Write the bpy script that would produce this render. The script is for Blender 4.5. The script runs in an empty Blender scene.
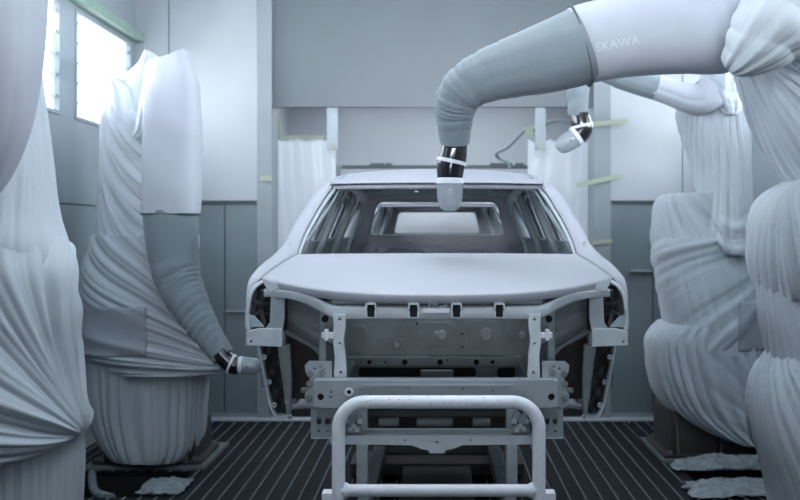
import bpy, bmesh, math, random
import numpy as np
from mathutils import Vector, Matrix
from mathutils.geometry import tessellate_polygon
from mathutils.bvhtree import BVHTree

random.seed(7)
SC = bpy.context.scene
COL = SC.collection
F = 1050.0                      # focal length in pixels of the 800 px wide frame
PI = math.pi

# ------------------------------------------------------------------ camera
cam = bpy.data.cameras.new('camera')
camo = bpy.data.objects.new('camera', cam)
COL.objects.link(camo)
camo.location = (0, 0, 2.0)
camo.rotation_euler = (PI / 2, 0, 0)
cam.sensor_width = 36
cam.lens = F / 800 * 36
cam.shift_x = -37 / 800
cam.shift_y = -20 / 800
cam.clip_end = 60
cam.dof.use_dof = True
cam.dof.focus_distance = 5.2
cam.dof.aperture_fstop = 2.8
SC.camera = camo

# ------------------------------------------------------------------ world, exposure
w = bpy.data.worlds.new('world')
SC.world = w
w.use_nodes = True
w.node_tree.nodes['Background'].inputs[0].default_value = (0.55, 0.68, 0.80, 1)
w.node_tree.nodes['Background'].inputs[1].default_value = 0.06
SC.view_settings.view_transform = 'Standard'
SC.view_settings.look = 'None'
SC.view_settings.exposure = 0.05
SC.view_settings.gamma = 1

LIGHT_COL = (0.83, 0.91, 1.0)


def area(name, loc, sx, sy, power, rot=(0, 0, 0), spread=PI, col=LIGHT_COL):
    l = bpy.data.lights.new(name, 'AREA')
    l.shape = 'RECTANGLE'
    l.size = sx
    l.size_y = sy
    l.energy = power
    l.color = col
    l.spread = spread
    o = bpy.data.objects.new(name, l)
    COL.objects.link(o)
    o.location = loc
    o.rotation_euler = rot
    return o


# ceiling lamps of the booth, and of the next zone behind the portal, plus added fill lights
area('ceiling_lamp_light', (0.0, 5.2, 4.70), 1.6, 2.4, 9, spread=1.1)
area('ceiling_lamp_light', (-2.3, 7.2, 4.70), 0.5, 6.5, 7, spread=2.6)
area('ceiling_lamp_light', (2.3, 7.2, 4.70), 0.5, 6.5, 10, spread=2.6)
area('ceiling_lamp_light', (0.0, 2.0, 4.68), 2.6, 1.2, 7, rot=(math.radians(40), 0, 0), spread=1.2)
area('added_engine_bay_fill', (0.0, -1.4, 1.9), 1.4, 0.9, 2.3, rot=(PI / 2, 0, 0), spread=0.55)  # added unseen fill behind the camera, brightens the engine bay
area('added_front_fill', (0.0, -0.6, 4.2), 5.0, 0.5, 100, rot=(math.radians(94.5), 0, 0), spread=0.98)  # added unseen light above and behind the camera, brightens the upper parts
for _s in (-1, 1):
    for _a, _c in ((3.3, 5.1), (5.45, 6.9), (7.25, 8.95), (9.33, 11.02)):
        if _a < 9:
            area('lit_window_light', (_s * 3.19, (_a + _c) / 2, 3.48), _c - _a, 0.9, 36 if _s < 0 else 43, rot=(PI / 2 + 0.22, 0, _s * PI / 2), spread=1.45)
        else:
            area('lit_window_light', (_s * 3.19, (_a + _c) / 2, 3.40), _c - _a, 0.8, 27, rot=(PI / 2 - 0.25, 0, _s * PI / 2 - _s * 0.0), spread=2.3)
area('next_zone_light', (0.0, 14.0, 4.20), 3.6, 4.0, 190)


# ------------------------------------------------------------------ helpers
def tag(o, label=None, cat=None, group=None, kind=None):
    if label: o['label'] = label
    if cat: o['category'] = cat
    if group: o['group'] = group
    if kind: o['kind'] = kind
    return o


def empty(name, loc, label=None, cat=None, group=None):
    o = bpy.data.objects.new(name, None)
    COL.objects.link(o)
    o.location = loc
    o.empty_display_size = 0.1
    return tag(o, label, cat, group)


def world_loc(o):
    v = Vector((0, 0, 0))
    while o is not None:
        v += o.location
        o = o.parent
    return v


def children(o):
    return [c for c in COL.objects if c.parent == o]


def copy_tree(o, parent=None):
    kids = children(o)
    c = o.copy()
    COL.objects.link(c)
    c.parent = parent
    for k in kids:
        copy_tree(k, c)
    return c


def P(x, y, D):
    """a spot of the room from where it shows in the photograph and how far away it is"""
    return Vector(((x - 437) / F * D, D, 2.0 - (y - 230) / F * D))


def link_mesh(name, me, mat, parent, smooth=True, bevel=0.0, solid=0.0, seg=2, subsurf=0):
    o = bpy.data.objects.new(name, me)
    COL.objects.link(o)
    if mat is not None:
        me.materials.append(mat)
    if parent is not None:
        o.parent = parent
        off = world_loc(parent)
        me.transform(Matrix.Translation(-off))
    if smooth:
        for p in me.polygons:
            p.use_smooth = True
    if solid:
        m = o.modifiers.new('solid', 'SOLIDIFY')
        m.thickness = solid
        m.offset = 0
    if subsurf:
        m = o.modifiers.new('sub', 'SUBSURF')
        m.levels = m.render_levels = subsurf
    if bevel:
        m = o.modifiers.new('bevel', 'BEVEL')
        m.width = bevel
        m.segments = seg
        m.limit_method = 'ANGLE'
        m.angle_limit = math.radians(40)
        m.harden_normals = True
    return o


class MB:
    def __init__(s):
        s.v = []
        s.f = []

    def add(s, vs, fs):
        b = len(s.v)
        s.v += [tuple(v) for v in vs]
        s.f += [tuple(i + b for i in f) for f in fs]

    def box(s, x0, x1, y0, y1, z0, z1):
        vs = [(x0, y0, z0), (x1, y0, z0), (x1, y1, z0), (x0, y1, z0), (x0, y0, z1), (x1, y0, z1), (x1, y1, z1), (x0, y1, z1)]
        s.add(vs, [(0, 3, 2, 1), (4, 5, 6, 7), (0, 1, 5, 4), (1, 2, 6, 5), (2, 3, 7, 6), (3, 0, 4, 7)])
        return s

    def obox(s, c, size, rot=(0, 0, 0)):
        from mathutils import Euler
        R = Euler(rot).to_matrix()
        c = Vector(c)
        h = [q / 2 for q in size]
        vs = []
        for sz in (-1, 1):
            for sx, sy in ((-1, -1), (1, -1), (1, 1), (-1, 1)):
                vs.append(c + R @ Vector((sx * h[0], sy * h[1], sz * h[2])))
        s.add(vs, [(0, 3, 2, 1), (4, 5, 6, 7), (0, 1, 5, 4), (1, 2, 6, 5), (2, 3, 7, 6), (3, 0, 4, 7)])
        return s

    def cyl(s, p0, p1, r0, r1=None, n=20):
        return s.tube([p0, p1], [r0, r0 if r1 is None else r1], n)

    def tube(s, path, r, n=14, cap=True):
        path = [Vector(p) for p in path]
        if not hasattr(r, '__len__'):
            r = [r] * len(path)
        N = len(path)
        t = (path[1] - path[0]).normalized()
        up = Vector((0, 0, 1)) if abs(t.z) < 0.9 else Vector((0, 1, 0))
        a = t.cross(up).normalized()
        vs, fs = [], []
        for i, p in enumerate(path):
            if i == 0: t2 = path[1] - path[0]
            elif i == N - 1: t2 = path[-1] - path[-2]
            else: t2 = (path[i + 1] - path[i]).normalized() + (path[i] - path[i - 1]).normalized()
            if t2.length > 1e-9:
                t2.normalize()
                a = (a - t2 * a.dot(t2)).normalized()
                t = t2
            b = t.cross(a)
            for k in range(n):
                q = 2 * PI * k / n
                vs.append(p + (a * math.cos(q) + b * math.sin(q)) * r[i])
        for i in range(N - 1):
            for k in range(n):
                k2 = (k + 1) % n
                fs.append((i * n + k, i * n + k2, (i + 1) * n + k2, (i + 1) * n + k))
        if cap:
            fs.append(tuple(range(n - 1, -1, -1)))
            fs.append(tuple((N - 1) * n + k for k in range(n)))
        s.add(vs, fs)
        return s

    def prism(s, outline, holes, y0, y1):
        """a plate with holes in the XZ plane between depths y0 and y1"""
        loops = [outline] + list(holes)
        flat = [(p[0], p[1]) for l in loops for p in l]
        tri = tessellate_polygon([[Vector((p[0], p[1], 0)) for p in l] for l in loops])
        n = len(flat)
        vs = [(x, y0, z) for x, z in flat] + [(x, y1, z) for x, z in flat]
        fs = [tuple(t) for t in tri] + [tuple(i + n for i in t[::-1]) for t in tri]
        b = 0
        for l in loops:
            m = len(l)
            for i in range(m):
                j = (i + 1) % m
                fs.append((b + i, b + j, n + b + j, n + b + i))
            b += m
        s.add(vs, fs)
        return s

    def build(s, name, mat, parent=None, smooth=False, bevel=0.0, fix=True, **kw):
        me = bpy.data.meshes.new(name)
        me.from_pydata(s.v, [], s.f)
        if fix:
            bm = bmesh.new()
            bm.from_mesh(me)
            bmesh.ops.recalc_face_normals(bm, faces=bm.faces)
            bm.to_mesh(me)
            bm.free()
        me.update()
        o = link_mesh(name, me, mat, parent, smooth=(smooth or bevel > 0), bevel=bevel, **kw)
        if smooth and not bevel:
            me.set_sharp_from_angle(angle=math.radians(38))
        return o


def circle(cx, cz, r, n=16, rz=None):
    return [(cx + r * math.cos(2 * PI * k / n), cz + (rz or r) * math.sin(2 * PI * k / n)) for k in range(n)]


def rrect(x0, x1, z0, z1, r, n=5):
    r = min(r, (x1 - x0) / 2 - 1e-4, (z1 - z0) / 2 - 1e-4)
    out = []
    for cx, cz, a0 in ((x1 - r, z1 - r, 0), (x0 + r, z1 - r, 90), (x0 + r, z0 + r, 180), (x1 - r, z0 + r, 270)):
        for k in range(n + 1):
            a = math.radians(a0 + 90 * k / n)
            out.append((cx + r * math.cos(a), cz + r * math.sin(a)))
    return out


def mirx(pts):
    return [(-x, z) for x, z in pts][::-1]


def catmull(pts, per=6):
    pts = [Vector(p) for p in pts]
    out = []
    for i in range(len(pts) - 1):
        p0 = pts[max(i - 1, 0)]; p1 = pts[i]; p2 = pts[i + 1]; p3 = pts[min(i + 2, len(pts) - 1)]
        for k in range(per):
            t = k / per
            out.append(0.5 * ((2 * p1) + (p2 - p0) * t + (2 * p0 - 5 * p1 + 4 * p2 - p3) * t * t + (3 * p1 - p0 - 3 * p2 + p3) * t ** 3))
    out.append(pts[-1])
    return out


def sheet(name, outline, holes, cu, cv, fmap, mat, parent, thick, bevel=0.0, smooth=True):
    """a plate with holes drawn in a plane, cut by grid lines and bent by fmap"""
    loops = [outline] + list(holes)
    flat = [(p[0], p[1], 0) for l in loops for p in l]
    tri = tessellate_polygon([[Vector((p[0], p[1], 0)) for p in l] for l in loops])
    me = bpy.data.meshes.new(name)
    me.from_pydata(flat, [], [tuple(t) for t in tri])
    bm = bmesh.new()
    bm.from_mesh(me)
    for u in cu:
        bmesh.ops.bisect_plane(bm, geom=bm.verts[:] + bm.edges[:] + bm.faces[:], plane_co=(u, 0, 0), plane_no=(1, 0, 0), dist=1e-5)
    for v in cv:
        bmesh.ops.bisect_plane(bm, geom=bm.verts[:] + bm.edges[:] + bm.faces[:], plane_co=(0, v, 0), plane_no=(0, 1, 0), dist=1e-5)
    bmesh.ops.recalc_face_normals(bm, faces=bm.faces)
    for v in bm.verts:
        v.co = Vector(fmap(v.co.x, v.co.y))
    bm.to_mesh(me)
    bm.free()
    o = link_mesh(name, me, mat, parent, smooth=smooth, solid=thick)
    me.set_sharp_from_angle(angle=math.radians(35))
    return o


def grid_mesh(name, G, mat, parent, closed_u=False, caps=False, solid=0.0, smooth=True):
    """G: array nv x nu x 3"""
    nv, nu = G.shape[:2]
    vs = G.reshape(-1, 3)
    fs = []
    idx = np.arange(nv * nu).reshape(nv, nu)
    if closed_u:
        a = idx[:-1]; b = np.roll(idx, -1, axis=1)[:-1]; c = np.roll(idx, -1, axis=1)[1:]; d = idx[1:]
    else:
        a = idx[:-1, :-1]; b = idx[:-1, 1:]; c = idx[1:, 1:]; d = idx[1:, :-1]
    fs = np.stack([a, b, c, d], -1).reshape(-1, 4).tolist()
    if caps and closed_u:
        fs.append(idx[0][::-1].tolist())
        fs.append(idx[-1].tolist())
    me = bpy.data.meshes.new(name)
    me.from_pydata(vs.tolist(), [], fs)
    me.update()
    return link_mesh(name, me, mat, parent, smooth=smooth, solid=solid)


# ------------------------------------------------------------------ materials
def mat(name, col, rough=0.5, metal=0.0, noise=0.0, nscale=8.0, bump=0.0, bscale=60.0, trans=0.0, emit=None, estr=0.0, coat=0.0, alpha=1.0, sheen=0.0, stretch=None):
    m = bpy.data.materials.new(name)
    m.use_nodes = True
    nt = m.node_tree
    b = nt.nodes['Principled BSDF']
    b.inputs['Base Color'].default_value = (*col, 1)
    b.inputs['Roughness'].default_value = rough
    b.inputs['Metallic'].default_value = metal
    b.inputs['Transmission Weight'].default_value = trans
    b.inputs['Coat Weight'].default_value = coat
    b.inputs['Alpha'].default_value = alpha
    b.inputs['Sheen Weight'].default_value = sheen
    if emit:
        b.inputs['Emission Color'].default_value = (*emit, 1)
        b.inputs['Emission Strength'].default_value = estr
    tc = nt.nodes.new('ShaderNodeTexCoord')
    src = tc.outputs['Object']
    if stretch:
        mp = nt.nodes.new('ShaderNodeMapping')
        mp.inputs['Scale'].default_value = stretch
        nt.links.new(src, mp.inputs['Vector'])
        src = mp.outputs['Vector']
    if noise:
        n = nt.nodes.new('ShaderNodeTexNoise')
        n.inputs['Scale'].default_value = nscale
        n.inputs['Detail'].default_value = 5
        nt.links.new(src, n.inputs['Vector'])
        r = nt.nodes.new('ShaderNodeValToRGB')
        r.color_ramp.elements[0].position = 0.3
        r.color_ramp.elements[1].position = 0.7
        r.color_ramp.elements[0].color = (*[max(0, c * (1 - noise)) for c in col], 1)
        r.color_ramp.elements[1].color = (*[min(1, c * (1 + noise)) for c in col], 1)
        nt.links.new(n.outputs['Fac'], r.inputs['Fac'])
        nt.links.new(r.outputs['Color'], b.inputs['Base Color'])
    if bump:
        n2 = nt.nodes.new('ShaderNodeTexNoise')
        n2.inputs['Scale'].default_value = bscale
        n2.inputs['Detail'].default_value = 4
        nt.links.new(src, n2.inputs['Vector'])
        bp = nt.nodes.new('ShaderNodeBump')
        bp.inputs['Strength'].default_value = bump
        bp.inputs['Distance'].default_value = 0.01
        nt.links.new(n2.outputs['Fac'], bp.inputs['Height'])
        nt.links.new(bp.outputs['Normal'], b.inputs['Normal'])
    return m


M = {}
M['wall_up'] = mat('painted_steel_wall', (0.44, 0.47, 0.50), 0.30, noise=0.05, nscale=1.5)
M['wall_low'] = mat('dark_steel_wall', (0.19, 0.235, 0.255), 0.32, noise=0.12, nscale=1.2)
M['wall_side'] = mat('side_steel_wall', (0.36, 0.41, 0.44), 0.36, noise=0.08, nscale=1.5)
M['door_panel'] = mat('lift_door_paint', (0.125, 0.148, 0.165), 0.40, noise=0.04, nscale=1.5)
M['post'] = mat('post_paint', (0.27, 0.305, 0.325), 0.45, noise=0.06, nscale=4)
M['ceiling'] = mat('ceiling_filter', (0.42, 0.47, 0.50), 0.8, noise=0.04)
M['rail_green'] = mat('green_rail_paint', (0.30, 0.42, 0.34), 0.5, noise=0.08, nscale=6)
M['seam'] = mat('dark_seam', (0.05, 0.065, 0.07), 0.5)
M['lamp'] = mat('lamp_diffuser', (0.9, 0.95, 1.0), 0.5, emit=(0.86, 0.93, 1.0), estr=0.6)
M['window_glow'] = mat('lit_window_glass', (0.9, 0.95, 1.0), 0.4, emit=(0.88, 0.93, 1.0), estr=2.2)
M['paint'] = mat('primer_white_paint', (0.50, 0.505, 0.56), 0.48, noise=0.03, nscale=3, bump=0.02, bscale=300)
M['ecoat'] = mat('grey_electrocoat', (0.36, 0.42, 0.45), 0.42, noise=0.14, nscale=9, bump=0.05, bscale=40)
M['ecoat_light'] = mat('light_overspray_steel', (0.56, 0.61, 0.65), 0.36, noise=0.08, nscale=12, bump=0.05, bscale=60)
M['beam'] = mat('sprayed_beam_steel', (0.30, 0.345, 0.37), 0.38, noise=0.06, nscale=12, bump=0.05, bscale=60)
M['slot_light'] = mat('painted_slot_light', (0.8, 0.82, 0.85), 0.4)  # pale colour for the light showing through the carrier's slots
M['dark_rubber'] = mat('dark_rubber', (0.07, 0.085, 0.09), 0.5)
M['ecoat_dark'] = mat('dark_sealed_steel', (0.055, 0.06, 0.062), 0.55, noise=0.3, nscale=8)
M['hollow_shade'] = mat('hollow_shade_brown', (0.032, 0.022, 0.021), 0.6, noise=0.4, nscale=20)  # brown-black that puts the shade of the hollows into the colour
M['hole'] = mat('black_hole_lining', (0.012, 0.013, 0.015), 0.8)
M['guard'] = mat('guard_white_paint', (0.76, 0.78, 0.84), 0.42, noise=0.06, nscale=18, bump=0.12, bscale=55)
M['black_plastic'] = mat('glossy_black_plastic', (0.012, 0.012, 0.016), 0.18, coat=0.5)
M['ring_white'] = mat('white_plastic', (0.72, 0.74, 0.80), 0.35)
M['cup'] = mat('clear_cup_plastic', (0.42, 0.46, 0.50), 0.18, alpha=0.62, coat=0.3)
M['base_steel'] = mat('dark_robot_base_steel', (0.060, 0.050, 0.047), 0.5, noise=0.3, nscale=5)
M['plate_steel'] = mat('floor_plate_steel', (0.16, 0.19, 0.20), 0.5, noise=0.25, nscale=7)
M['tape'] = mat('yellow_green_tape', (0.38, 0.42, 0.33), 0.6)
M['hose'] = mat('grey_hose_rubber', (0.24, 0.30, 0.31), 0.5)
M['logo'] = mat('faint_logo_print', (0.64, 0.67, 0.73), 0.5)


def fabric(name, col, tr=0.12, stretch=(1, 1, 1)):
    m = mat(name, col, 0.85, noise=0.035, nscale=5, sheen=0.25)
    nt = m.node_tree
    b = nt.nodes['Principled BSDF']
    tc = nt.nodes.new('ShaderNodeTexCoord')
    mp = nt.nodes.new('ShaderNodeMapping')
    mp.inputs['Scale'].default_value = stretch
    nt.links.new(tc.outputs['Object'], mp.inputs['Vector'])
    n = nt.nodes.new('ShaderNodeTexNoise')
    n.inputs['Scale'].default_value = 9
    n.inputs['Detail'].default_value = 5
    n.inputs['Distortion'].default_value = 0.8
    nt.links.new(mp.outputs['Vector'], n.inputs['Vector'])
    bp = nt.nodes.new('ShaderNodeBump')
    bp.inputs['Strength'].default_value = 0.14
    bp.inputs['Distance'].default_value = 0.03
    nt.links.new(n.outputs['Fac'], bp.inputs['Height'])
    nt.links.new(bp.outputs['Normal'], b.inputs['Normal'])
    t = nt.nodes.new('ShaderNodeBsdfTranslucent')
    t.inputs['Color'].default_value = (*col, 1)
    mx = nt.nodes.new('ShaderNodeMixShader')
    mx.inputs[0].default_value = tr
    nt.links.new(b.outputs[0], mx.inputs[1])
    nt.links.new(t.outputs[0], mx.inputs[2])
    nt.links.new(mx.outputs[0], nt.nodes['Material Output'].inputs['Surface'])
    return m


M['cloth'] = fabric('white_cover_cloth', (0.62, 0.67, 0.72), 0.10, (3.0, 3.0, 0.7))
M['cloth_smooth'] = fabric('white_sleeve_cloth', (0.50, 0.52, 0.58), 0.10, (0.6, 0.6, 0.6))
M['cloth_grey'] = fabric('grey_sleeve_cloth', (0.21, 0.25, 0.275), 0.05, (1.5, 1.5, 1.5))
M['cloth_patch'] = fabric('grey_patch_cloth', (0.42, 0.46, 0.51), 0.05, (0.5, 0.5, 0.5))
M['hem'] = mat('dark_hem', (0.10, 0.12, 0.13), 0.9)
M['plastic_sheet'] = fabric('milky_plastic_sheet', (0.85, 0.87, 0.90), 0.6, (2.5, 2.5, 0.4))
M['plastic_sheet'].node_tree.nodes['Principled BSDF'].inputs['Roughness'].default_value = 0.25
M['foil'] = mat('crumpled_film', (0.24, 0.28, 0.30), 0.35, noise=0.3, nscale=14, bump=0.9, bscale=30)

# grating material: dark steel with a fine cross mesh
g = mat('dark_floor_grating', (0.03, 0.038, 0.042), 0.62)
nt = g.node_tree
b = nt.nodes['Principled BSDF']
b.inputs['Specular IOR Level'].default_value = 0.2
tc = nt.nodes.new('ShaderNodeTexCoord')
wv = nt.nodes.new('ShaderNodeTexWave')
wv.bands_direction = 'Y'
wv.inputs['Scale'].default_value = 10.5
wv.inputs['Distortion'].default_value = 0.3
nt.links.new(tc.outputs['Object'], wv.inputs['Vector'])
ns = nt.nodes.new('ShaderNodeTexNoise')
ns.inputs['Scale'].default_value = 2.2
ns.inputs['Detail'].default_value = 8
nt.links.new(tc.outputs['Object'], ns.inputs['Vector'])
mul = nt.nodes.new('ShaderNodeMath'); mul.operation = 'MULTIPLY'
nt.links.new(wv.outputs['Fac'], mul.inputs[0])
nt.links.new(ns.outputs['Fac'], mul.inputs[1])
cr = nt.nodes.new('ShaderNodeValToRGB')
cr.color_ramp.elements[0].color = (0.005, 0.006, 0.008, 1)
cr.color_ramp.elements[0].position = 0.1
cr.color_ramp.elements[1].color = (0.020, 0.025, 0.030, 1)
cr.color_ramp.elements[1].position = 0.75
nt.links.new(mul.outputs[0], cr.inputs['Fac'])
nt.links.new(cr.outputs['Color'], b.inputs['Base Color'])
bp = nt.nodes.new('ShaderNodeBump'); bp.inputs['Distance'].default_value = 0.02; bp.inputs['Strength'].default_value = 0.6
nt.links.new(mul.outputs[0], bp.inputs['Height'])
nt.links.new(bp.outputs['Normal'], b.inputs['Normal'])
M['grating'] = g
M['grate_bar'] = mat('worn_grating_bar', (0.15, 0.18, 0.20), 0.5, noise=0.35, nscale=9)

# ------------------------------------------------------------------ the room
WX = 3.22      # side walls
WD = 11.2      # back wall
ZC = 4.8


def struct(mb, name, material, **kw):
    o = mb.build(name, material, None, **kw)
    o['kind'] = 'structure'
    return o


# floor with three openings: rectangles are laid around them
pits = [(-2.98, -2.02, 7.85, 8.68), (2.05, 3.05, 8.30, 8.72)]
xs = sorted({-WX, WX} | {p[0] for p in pits} | {p[1] for p in pits})
ys = sorted({-1.5, 17.0} | {p[2] for p in pits} | {p[3] for p in pits})
fl = MB()
for i in range(len(xs) - 1):
    for j in range(len(ys) - 1):
        cx, cy = (xs[i] + xs[i + 1]) / 2, (ys[j] + ys[j + 1]) / 2
        if any(p[0] < cx < p[1] and p[2] < cy < p[3] for p in pits):
            continue
        fl.box(xs[i], xs[i + 1], ys[j], ys[j + 1], -0.04, 0)
floor = struct(fl, 'floor', M['grating'])
gb = MB()
x = -3.16
while x < 3.2:
    segs = [(0.5, 11.15)]
    for p in pits:
        if p[0] < x < p[1]:
            segs = [(0.5, p[2]), (p[3], 11.15)]
    for a, c in segs:
        gb.box(x - 0.0055, x + 0.0055, a, c, 0, 0.008)
    x += 0.1185
gbo = gb.build('grating_bars', M['grate_bar'], floor)
gbo['kind'] = 'structure'
pt = MB()
for p in pits:
    pt.box(p[0] - 0.02, p[1] + 0.02, p[2] - 0.02, p[3] + 0.02, -0.62, -0.60)
    pt.box(p[0] - 0.03, p[0], p[2], p[3], -0.6, -0.04)
    pt.box(p[1], p[1] + 0.03, p[2], p[3], -0.6, -0.04)
    pt.box(p[0], p[1], p[2] - 0.03, p[2], -0.6, -0.04)
    pt.box(p[0], p[1], p[3], p[3] + 0.03, -0.6, -0.04)
po = pt.build('pit_lining', M['hole'], floor)
po['kind'] = 'structure'

struct(MB().box(-WX, WX, -1.5, WD, ZC, ZC + 0.1), 'ceiling', M['ceiling'])

# side walls with the bays of lit windows
bays = [(3.3, 5.1), (5.45, 6.9), (7.25, 8.95), (9.33, 11.02)]
for sgn, nm in ((-1, 'left'), (1, 'right')):
    x0, x1 = (sgn * WX, sgn * (WX + 0.12))
    xa, xb = min(x0, x1), max(x0, x1)
    wl = MB()
    wl.box(xa, xb, -1.5, WD, 0, 2.22)
    wl.box(xa, xb, -1.5, WD, 2.235, 2.98)
    wl.box(xa, xb, -1.5, WD, 3.97, ZC)
    yy = -1.5
    for a, c in bays:
        wl.box(xa, xb, yy, a, 2.98, 3.97)
        yy = c
    wl.box(xa, xb, yy, WD, 2.98, 3.97)
    wl.box(sgn * (WX + 0.14) if sgn > 0 else -WX - 0.16, sgn * (WX + 0.16) if sgn > 0 else -WX - 0.14, -1.5, WD, 0, ZC)
    struct(wl, 'wall_' + nm, M['wall_side'])
    ml = MB()
    ml.box(xa + 0.02, xb - 0.02, -1.5, WD, 2.22, 2.235)
    struct(ml, 'trim_%d' % (1 if sgn < 0 else 2), M['seam'])
    rl = MB()
    inner = sgn * (WX - 0.10)
    rl.box(min(inner, x0), max(inner, x0), 0.5, WD, 4.0, 4.09)
    ro = struct(rl, 'trim_%d' % (3 if sgn < 0 else 4), M['rail_green'], bevel=0.006)
    for k, (a, c) in enumerate(bays):
        n = k + 1 + (0 if sgn < 0 else len(bays))
        wf = MB()
        fx0, fx1 = sorted((sgn * (WX - 0.015), sgn * (WX + 0.03)))
        t = 0.035
        wf.box(fx0, fx1, a, c, 2.98, 2.98 + t); wf.box(fx0, fx1, a, c, 3.97 - t, 3.97)
        wf.box(fx0, fx1, a, a + t, 2.98 + t, 3.97 - t); wf.box(fx0, fx1, c - t, c, 2.98 + t, 3.97 - t)
        wo = struct(wf, 'window_%d' % n, M['wall_side'], bevel=0.004)
        gx0, gx1 = sorted((sgn * (WX + 0.05), sgn * (WX + 0.06)))
        gp = MB().box(gx0, gx1, a, c, 2.98, 3.97).build('window_pane', M['window_glow'], wo)
        cx0, cx1 = sorted((sgn * (WX - 0.005), sgn * (WX + 0.045)))
        for q in range(5):
            z = 3.12 + q * 0.18
            MB().box(cx0, cx1, a + t, a + t + 0.07, z, z + 0.03).build('louvre_clip', M['wall_side'], wo)
            MB().box(cx0, cx1, c - t - 0.07, c - t, z, z + 0.03).build('louvre_clip', M['wall_side'], wo)

# back wall: posts, upper and lower panels, lifted door, opening into the next zone
PXL, PXR = -1.75, 1.67          # opening
bw = MB()
bw.box(-WX, -1.91, WD, WD + 0.10, 2.31, ZC)
bw.box(1.845, WX, WD, WD + 0.10, 2.31, ZC)
struct(bw, 'wall_back', M['wall_up'])
bl = MB()
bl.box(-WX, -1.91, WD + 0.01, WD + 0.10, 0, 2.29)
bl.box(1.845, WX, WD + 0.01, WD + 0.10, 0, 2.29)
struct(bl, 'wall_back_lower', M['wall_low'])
sm = MB()
sm.box(-WX, -1.91, WD - 0.012, WD + 0.05, 2.285, 2.315)
sm.box(1.845, WX, WD - 0.012, WD + 0.05, 2.285, 2.315)
struct(sm, 'trim_5', M['seam'])
sv = MB()
for x in (-2.86, 2.62):
    sv.box(x - 0.004, x + 0.004, WD - 0.003, WD + 0.02, 2.31, ZC)
sv.box(-2.27, -2.262, WD, WD + 0.02, 0, 2.29)
sv.box(2.3, 2.308, WD, WD + 0.02, 0, 2.29)
struct(sv, 'trim_6', M['seam'])
for k, (a, c) in enumerate(((-1.91, -1.75), (1.66, 1.845))):
    pm = MB().box(a, c, WD - 0.07, WD + 0.35, 0, ZC)
    struct(pm, 'trim_%d' % (7 + k), M['post'], bevel=0.006)
bb = MB().box(-WX, -1.91, WD - 0.03, WD + 0.01, 0, 0.045)
bb.box(1.845, WX, WD - 0.03, WD + 0.01, 0, 0.045)
struct(bb, 'baseboard_back', M['post'])
struct(MB().box(-3.2, -0.62, 10.98, WD - 0.03, 0, 0.012).box(0.62, 3.2, 10.98, WD - 0.03, 0, 0.012), 'trim_9', M['ecoat_light'])
dm = MB().box(-1.75, 1.66, WD + 0.03, WD + 0.10, 3.34, ZC)
do = struct(dm, 'door_1', M['door_panel'], bevel=0.004)
MB().box(-1.75, 1.66, WD + 0.005, WD + 0.11, 3.315, 3.345).build('door_bottom_seal', M['door_panel'], do)
# next zone
struct(MB().box(-2.52, -2.40, WD + 0.35, 17.0, 0, 4.4), 'wall_far_left', M['wall_up'])
struct(MB().box(2.40, 2.52, WD + 0.35, 17.0, 0, 4.4), 'wall_far_right', M['wall_up'])
struct(MB().box(-2.52, 2.52, 17.0, 17.1, 0, 4.4), 'wall_far_back', M['wall_up'])
struct(MB().box(-2.52, 2.52, WD + 0.12, 17.1, 4.4, 4.5), 'ceiling_far', M['ceiling'])
struct(MB().box(-2.52, -1.85, WD + 0.28, WD + 0.35, 0, 4.4), 'wall_portal_left', M['wall_up'])
struct(MB().box(1.78, 2.52, WD + 0.28, WD + 0.35, 0, 4.4), 'wall_portal_right', M['wall_up'])

# ledges on the lower wall
for (x0, x1, y, lab) in ((226, 257, 311, 'thin pale ledge on the lower back wall beside the left post'), (630, 652, 271, 'short pale ledge on the lower back wall beside the right post')):
    a = P(x0, y, WD); c = P(x1, y, WD)
    o = MB().box(a.x, c.x, WD - 0.04, WD + 0.012, a.z - 0.012, a.z + 0.012).build('wall_ledge', M['post'], None, bevel=0.003)
    tag(o, lab, 'ledge')

# ceiling lamps (housings for the lamps above)
for k, (x0, x1, y0, y1, lab) in enumerate(((-0.8, 0.8, 4.0, 6.4, 'wide ceiling lamp above the car body'), (-2.55, -2.05, 3.95, 10.45, 'long ceiling lamp above the robots on the left'),
                                           (2.05, 2.55, 3.95, 10.45, 'long ceiling lamp above the robots on the right'), (-1.5, 1.5, 1.25, 2.75, 'short wide ceiling lamp nearest the camera'))):
    e = empty('ceiling_lamp', ((x0 + x1) / 2, (y0 + y1) / 2, 4.74), lab, 'lamp')
    MB().box(x0 - 0.04, x1 + 0.04, y0 - 0.04, y1 + 0.04, 4.745, 4.80).build('lamp_housing', M['post'], e)
    MB().box(x0, x1, y0, y1, 4.725, 4.745).build('lamp_diffuser', M['lamp'], e)

# ------------------------------------------------------------------ cloth tools
rng = np.random.RandomState(5)


def nz(x, y, seed, f=1.0):
    r = np.random.RandomState(seed)
    out = np.zeros(np.broadcast(x, y).shape)
    for i in range(7):
        a = r.uniform(0, 2 * PI); k = f * r.uniform(0.6, 2.0); ph = r.uniform(0, 2 * PI)
        out = out + np.sin(k * (x * math.cos(a) + y * math.sin(a)) + ph)
    return out / 3.2


def sstep(x, a, b):
    t = np.clip((x - a) / (b - a + 1e-9), 0, 1)
    return t * t * (3 - 2 * t)


def ridge(ph, p=1.7):
    """rounded crests with narrow valleys"""
    return 1.15 * (np.sin(ph / 2) ** 2 + 0.012) ** 0.42 - 0.25


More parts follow.
